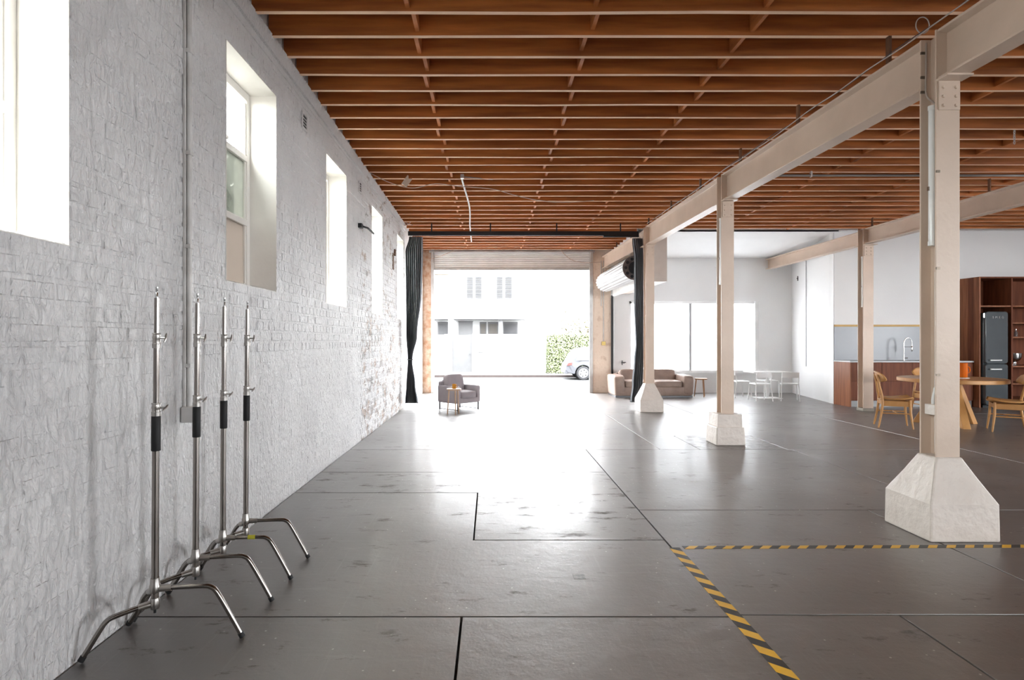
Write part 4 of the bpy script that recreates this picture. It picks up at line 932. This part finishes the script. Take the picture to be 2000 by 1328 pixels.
for i, ch in enumerate('SMEG'):
    cu = bpy.data.curves.new('letter', 'FONT'); cu.body = ch; cu.size = .062; cu.extrude = .004; cu.align_x = 'CENTER'
    to = bpy.data.objects.new('tmp', cu); COL.objects.link(to)
    me = bpy.data.meshes.new_from_object(to.evaluated_get(bpy.context.evaluated_depsgraph_get())); bpy.data.objects.remove(to)
    lo = bpy.data.objects.new('letter', me); COL.objects.link(lo); lo.parent = dfu; me.materials.clear(); me.materials.append(STEEL)
    lo.rotation_euler = (R(90), 0, 0); lo.location = (-.085 + i * .065, -.015, 1.845)
# things on the shelves
def bottle(loc, h, r, label, mat, grp):
    t = thing('small_bottle', label, 'bottle', loc, 0, grp)
    B().lathe([(r, 0), (r, h * .6), (r * .45, h * .75), (r * .4, h * .92)], (0, 0, 0), 14).build('bottle_body', mat, t, smooth=True)
    B().lathe([(r * .5, h * .9), (r * .5, h)], (0, 0, 0), 12).build('stopper', STEEL, t, smooth=True)
bottle((10.86, 12.35, 1.467), .13, .03, 'squat clear bottle next to the shelf divider', CLEAR, 'bottles on the walnut shelf')
bottle((10.95, 12.38, 1.467), .21, .026, 'tall slim bottle between two shorter ones on the shelf', STEEL, 'bottles on the walnut shelf')
bottle((11.0, 12.33, 1.467), .16, .03, 'grey bottle rightmost of three on the walnut shelf', CLEAR, 'bottles on the walnut shelf')
t = thing('footed_bowl', 'polished steel footed bowl on the walnut shelf', 'bowl', (10.99, 12.36, .864))
B().lathe([(.06, 0), (.062, .01), (.03, .03), (.025, .07), (.05, .085), (.10, .12), (.125, .18), (.132, .26), (.126, .26), (.118, .18), (.09, .12), (.0, .10)], (0, 0, 0), 28).build('bowl_body', STEEL, t, smooth=True)
for k, x in enumerate((10.86, 10.90)):
    t = thing('glass_shaker', ('left' if k == 0 else 'right') + ' one of two tiny glass shakers by the steel bowl', 'shaker', (x, 12.22, .864), 0, 'glass shakers on the walnut shelf')
    B().lathe([(.014, 0), (.016, .01), (.012, .06)], (0, 0, 0), 12).build('glass_body', CLEAR, t, smooth=True); B().lathe([(.013, .06), (.011, .078)], (0, 0, 0), 12).build('cap', STEEL, t, smooth=True)
# bits on the rear bay walls
for k, (x, y, z, lab) in enumerate(((3.52, YB - .0, .80, 'small grey tap on the rear wall left of the sofa'), (7.94, 15.2, 2.98, 'small grey hook high in the corner of the rear bay'))):
    t = thing('wall_hook', lab, 'hook', (x, y, z))
    B().tube([(0, 0, 0), (0, -.08, 0)], .018, 8).build('stem', GRAPH, t); B().tube([(-.07, -.07, 0), (.05, -.07, .01)], .012, 8).build('crossbar', GRAPH, t); B().tube([(-.05, -.08, -.06), (-.05, -.08, .06)], .012, 8).build('spur', GRAPH, t)
t = thing('side_cable', 'thin grey cord running down the white side wall of the rear bay', 'cord', (7.80, 14.5, 0))
B().tube([(-.03, 0, .75), (-.03, 0, 3.4)], .008, 6).build('cord_line', M('grey_cord', (.35, .35, .36), rough=.6), t)
tag(B().box(5.95, 6.35, YB - .02, YB, 3.30, 3.34).build('wall_ledge', WHITEMETAL), 'thin white ledge high on the rear bay wall', 'ledge')

# ------------------------------------------------------------------ outside: street, house, hedge, car
GZ = -0.25
g = B(); g.hexa([(-30, YB + .3, -.6), (40, YB + .3, -.6), (40, 18.6, -.6), (-30, 18.6, -.6)], [(-30, YB + .3, -.005), (40, YB + .3, -.005), (40, 18.6, GZ + .08), (-30, 18.6, GZ + .08)])
struct(g.build('footpath_near', PAVE))
struct(B().box(-30, 40, 18.6, 26.0, -.6, GZ).build('road', ASPH))
struct(B().box(-30, 40, 26.0, 26.15, -.6, GZ + .10).build('kerb', KERBM))
struct(B().box(-30, 40, 26.15, 31, -.6, GZ + .09).build('footpath_far', M('old_footpath', (0.075, 0.073, 0.072), rough=0.9)))
struct(B().box(-40, XL - .5, -20, YB + .2, -.6, -.3).build('ground_left', PAVE))
struct(B().box(-40, 40, -30, Y0 - .3, -.6, -.3).build('ground_rear', PAVE))
struct(B().box(XR + .3, 40, Y0 - .3, YB + .2, -.6, -.3).build('ground_right', PAVE))
FG = GZ + .09
bw = thing('garden_wall', 'white rendered garden wall with a grey gate across the street', 'wall', (0, 27.5, FG))
B().box(-.86, 2.55, 0, .22, 0, 1.83).build('wall_panel', RENDER, bw); B().box(-2.15, -1.80, -.06, .25, 0, 1.83).build('gate_post', RENDER, bw); B().box(-7.0, -2.15, 0, .22, 0, 1.80).build('wall_panel', RENDER, bw)
gt_ = B().box(-1.79, -.87, .05, .10, .07, 1.80).build('gate', GATEM, bw); B().tube([(-.97, .0, .9), (-.97, .05, .9)], .03, 8).build('gate_knob', GREYP, gt_)
B().box(-.55, -.36, -.02, 0, 1.22, 1.40).build('intercom', GATEM, bw); B().box(-.56, -.36, -.02, 0, .95, 1.0).build('letter_slot', GREYP, bw)
hs = thing('white_house', 'white two-storey house with grey louvred shutters across the street', 'house', (0, 30.0, FG))
def ox(x, D=30.0): return (x - 958) * D / F
def oz(y, D=30.0): return EYE + (664 - y) * D / F - FG
B().box(ox(820), ox(1034), 0, .25, oz(622), 7.5).build('upper_wall', RENDER, hs)
B().box(ox(820), ox(1028), .9, 1.1, 0, oz(622)).build('lower_wall', RENDER, hs)
B().box(ox(886), ox(1026), -.25, .95, oz(624), oz(619)).build('verandah_edge', GREYP, hs)
B().box(ox(843), ox(876), -.25, .95, oz(624), oz(620)).build('verandah_edge', GREYP, hs)
B().box(ox(876), ox(886), -.2, .1, 0, oz(622)).build('party_wall', RENDER, hs); B().box(ox(974), ox(982), -.1, .1, 0, oz(622)).build('verandah_post', GATEM, hs)
B().box(ox(1024), ox(1034), 0, .25, 0, oz(622)).build('corner_pier', RENDER, hs)
for x0, x1 in ((909, 943.5), (967, 1002)):
    wn = B().box(ox(x0), ox(x1), -.05, .0, oz(584), oz(534)).build('window_surround', RENDER, hs)
    B().box(ox(x0) - .03, ox(x1) + .03, -.09, .0, oz(535), oz(532.5)).build('window_head', GREYP, wn)
    for a, c in ((x0 + 2.8, x0 + 15), (x0 + 19.5, x1 - 2.5)):
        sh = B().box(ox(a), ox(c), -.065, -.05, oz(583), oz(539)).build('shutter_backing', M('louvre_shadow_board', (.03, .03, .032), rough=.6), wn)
        nl = 16
        for q in range(nl):
            z = oz(582.5) + (oz(539.5) - oz(582.5)) * (q + .5) / nl
            B().hexa([(ox(a), -.10, z - .028), (ox(c), -.10, z - .028), (ox(c), -.068, z + .0), (ox(a), -.068, z + .0)], [(ox(a), -.10, z - .018), (ox(c), -.10, z - .018), (ox(c), -.068, z + .012), (ox(a), -.068, z + .012)]).build('louvre', M('shutter_paint', (.055, .055, .057), rough=.5), sh)
D2 = 30.9
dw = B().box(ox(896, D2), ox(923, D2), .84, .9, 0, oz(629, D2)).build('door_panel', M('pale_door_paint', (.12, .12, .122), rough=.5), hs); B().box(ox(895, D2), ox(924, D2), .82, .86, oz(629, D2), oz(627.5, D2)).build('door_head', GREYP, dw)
for x0, x1, sl in ((937, 950, 1), (953, 973, 1), (983, 1011, 0), (855, 876, 0)):
    wn = B().box(ox(x0, D2), ox(x1, D2), .83, .9, oz(662, D2), oz(629, D2)).build('window_surround', GATEM, hs)
    B().box(ox(x0 + 2, D2), ox(x1 - 2, D2), .81, .83, oz(661, D2), oz(633, D2)).build('pane', M('dim_window_glass', (.08, .08, .083), rough=.1), wn)
    if sl:
        for q in range(9):
            z = oz(660, D2) + (oz(633, D2) - oz(660, D2)) * (q + .5) / 9
            B().box(ox(x0 + 2, D2), ox(x1 - 2, D2), .78, .81, z - .02, z + .022).build('louvre', M('tan_louvre', (.075, .062, .045), rough=.5), wn)
B().tube([(ox(1035), -.05, oz(615)), (ox(1034), -.05, oz(580)), (ox(1034), -.05, 7.4)], .03, 8).build('drainpipe', GREYP, hs)
B().box(ox(843), ox(877), -.3, .0, oz(537), oz(534)).build('awning_edge', M('tan_awning', (.22, .18, .12), rough=.6), hs)
# second building further back
h2 = thing('pale_building', 'pale building set back behind the hedge across the street', 'house', (0, 38, FG))
B().box(2.2, 14, 0, 4, 0, 8.5).build('wall_mass', RENDER, h2)
for x, z in ((4.3, 6.2), (5.4, 6.2), (6.4, 5.3)): 
    wn = B().box(x, x + .6, -.05, 0, z, z + .5).build('window_frame', GATEM, h2); B().box(x + .05, x + .55, -.06, -.05, z + .05, z + .45).build('pane', MATS['dim_window_glass'], wn)
# hedge and planting
def leaves(b, rnd, n, fn, size):
    for _ in range(n):
        p, nrm = fn(rnd); nrm = (nrm + Vector((rnd.uniform(-.8, .8), rnd.uniform(-.8, .8), rnd.uniform(-.5, .9)))).normalized()
        t_ = nrm.cross(Vector((rnd.uniform(-1, 1), rnd.uniform(-1, 1), rnd.uniform(-1, 1)))).normalized(); u = nrm.cross(t_); s_ = size * rnd.uniform(.6, 1.3)
        b.add([p - t_ * s_, p + u * s_ * .45 + nrm * s_ * .2, p + t_ * s_, p - u * s_ * .45 + nrm * s_ * .2], [(0, 1, 2, 3)])
hg = thing('hedge', 'clipped green hedge behind the parked car', 'hedge', (0, 27.5, FG))
HX0, HX1, HH = 2.68, 9.0, 1.86
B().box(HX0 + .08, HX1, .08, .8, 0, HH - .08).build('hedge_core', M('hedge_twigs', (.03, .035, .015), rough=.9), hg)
hb = B(); rnd = random.Random(4)
def hedge_pt(r):
    q = r.random()
    if q < .72: return Vector((r.uniform(HX0, HX1), r.uniform(-.02, .08), r.uniform(0.02, HH))), Vector((0, -1, 0))
    if q < .9: return Vector((r.uniform(HX0, HX1), r.uniform(0, .85), HH + r.uniform(-.06, .04))), Vector((0, 0, 1))
    return Vector((HX0 + r.uniform(-.03, .07), r.uniform(0, .85), r.uniform(0, HH))), Vector((-1, 0, 0))
leaves(hb, rnd, 9000, hedge_pt, .055); ho = hb.build('hedge_leaves', LEAF, hg); ho['kind'] = 'stuff'
def shrub(name, loc, h, rad, n, label, mat, size, seed):
    t = thing(name, label, 'tree', loc); rnd = random.Random(seed); stems = []
    for k in range(7):
        a = rnd.uniform(0, 6.28); e = Vector((math.cos(a) * rad * .8, math.sin(a) * rad * .5, h * rnd.uniform(.6, 1)))
        stems.append(e); B().tube(bez([(0, 0, 0), (e.x * .2, e.y * .2, e.z * .5), e], 4), [.05] + [.03] * 7 + [.008], 6).build('branch', TRUNK, t, smooth=True)
    bb = B()
    def fn(r):
        e = stems[r.randrange(7)] * r.uniform(.45, 1.05); d = Vector((r.gauss(0, 1), r.gauss(0, 1), r.gauss(0, 1))); return e + d * rad * .2, d.normalized()
    leaves(bb, rnd, n, fn, size); o = bb.build('foliage', mat, t); o['kind'] = 'stuff'
    return t
shrub('pale_shrub', (4.4, 29.6, FG), 2.9, 1.3, 1400, 'pale yellow-green shrub above the hedge, left one', LEAFY, .10, 3)
shrub('pale_shrub', (8.4, 29.8, FG), 2.8, 1.2, 1200, 'pale yellow-green shrub above the hedge, right one', LEAFY, .10, 9)
sh_ = shrub('garden_tree', (-4.9, 10.4, -.3), 5.2, 1.5, 4200, 'dark green tree outside, blurred behind the dusty window glass', M('dark_leaf', (.02, .03, .012), (.04, .05, .022), scale=4, rough=.6), .16, 12)
shrub('garden_tree', (-4.0, 4.3, -.3), 4.2, 1.1, 3000, 'unseen leafy tree added outside to shade the dusty window reveal', MATS['dark_leaf'], .16, 22)  # out of view, added only to keep sky light off the window jamb
struct(B().box(-8.2, -8.0, 9, 34, -.3, 5.4).build('wall_neighbour', M('brown_fence', (.045, .038, .032), rough=.8)))
# parked car (tail to the left), full body
cx0 = 3.10
car = thing('parked_car', 'silver-grey hatchback parked before the hedge across the street', 'car', (cx0, 25.0, GZ))
side = [(0.06, .30), (0.0, .42), (0.02, .62), (.10, .72), (.30, 1.08), (.50, 1.27), (.9, 1.345), (1.6, 1.35), (2.1, 1.27), (2.65, .93), (3.3, .82), (3.65, .70), (3.72, .45), (3.68, .25)]
wheels = [(.72, .285), (3.0, .285)]
def arch(cx, r, n=10): return [(cx + r * math.cos(math.pi * k / n), .25 + r * math.sin(math.pi * k / n) * 1.05) for k in range(n + 1)]
low = [(3.68, .25)] + arch(3.0, .345) + arch(.72, .345) + [(.3, .25), (.06, .30)]
poly = side + low[1:-1]
prof3 = lambda y, k: [(x, y, z) for x, z in poly]
n = len(poly); vs = []; rows_ = [(-.80, .0), (-.74, .0), (.74, .0), (.80, .0)]
def inset(z): return .80 - max(0, (z - .72)) * .24
vs = [(x, -inset(z), z) for x, z in poly] + [(x, inset(z), z) for x, z in poly]
fs = [tuple(range(n)), tuple(reversed(range(n, 2 * n)))] + [(i, n + i, n + (i + 1) % n, (i + 1) % n) for i in range(n)]
bo = B().add(vs, fs).build('car_body', CARP, car, bevel=.03)
def panel(name, pts, mat, par, off=.006):
    return B().add([(x, -inset(z) - off, z) for x, z in pts], [tuple(range(len(pts)))]).build(name, mat, par)
for nm, pts in (('rear_side_window', [(.42, .80), (.50, 1.10), (.66, 1.21), (1.05, 1.24), (1.05, .82)]), ('door_window', [(1.10, .82), (1.10, 1.24), (1.62, 1.245), (1.62, .83)]), ('door_window', [(1.68, .83), (1.68, 1.245), (2.0, 1.19), (2.42, .87)])):
    o = panel(nm, pts, CARGL, bo); s_ = o.modifiers.new('thick', 'SOLIDIFY'); s_.thickness = .008
o = panel('tail_lamp', [(.03, .60), (.10, .70), (.26, .72), (.24, .62)], REDL, bo, .012); s_ = o.modifiers.new('thick', 'SOLIDIFY'); s_.thickness = .02
B().box(-.03, .12, -.78, .78, .26, .44).build('rear_bumper', CARP, bo, bevel=.02)
for wx, wz in wheels:
    for sy in (-1, 1):
        y0, y1 = sy * .60, sy * .80
        wh = B().tube([(wx, y0, wz), (wx, y0 + (y1 - y0) * .15, wz), (wx, y0 + (y1 - y0) * .85, wz), (wx, y1, wz)], [.255, .285, .285, .26], 28).build('tyre', TYRE, car, smooth=True)
        B().tube([(wx, y1, wz), (wx, y1 + sy * .012, wz)], [.20, .185], 24).build('wheel_rim', ALLOY, wh, smooth=True)
        for k in range(6):
            a = k * 1.047 + .3; c_ = (wx + .125 * math.cos(a), wz + .125 * math.sin(a))
            B().tube([(c_[0], y1 + sy * .006, c_[1]), (c_[0], y1 + sy * .016, c_[1])], .028, 8).build('rim_hole', TYRE, wh)
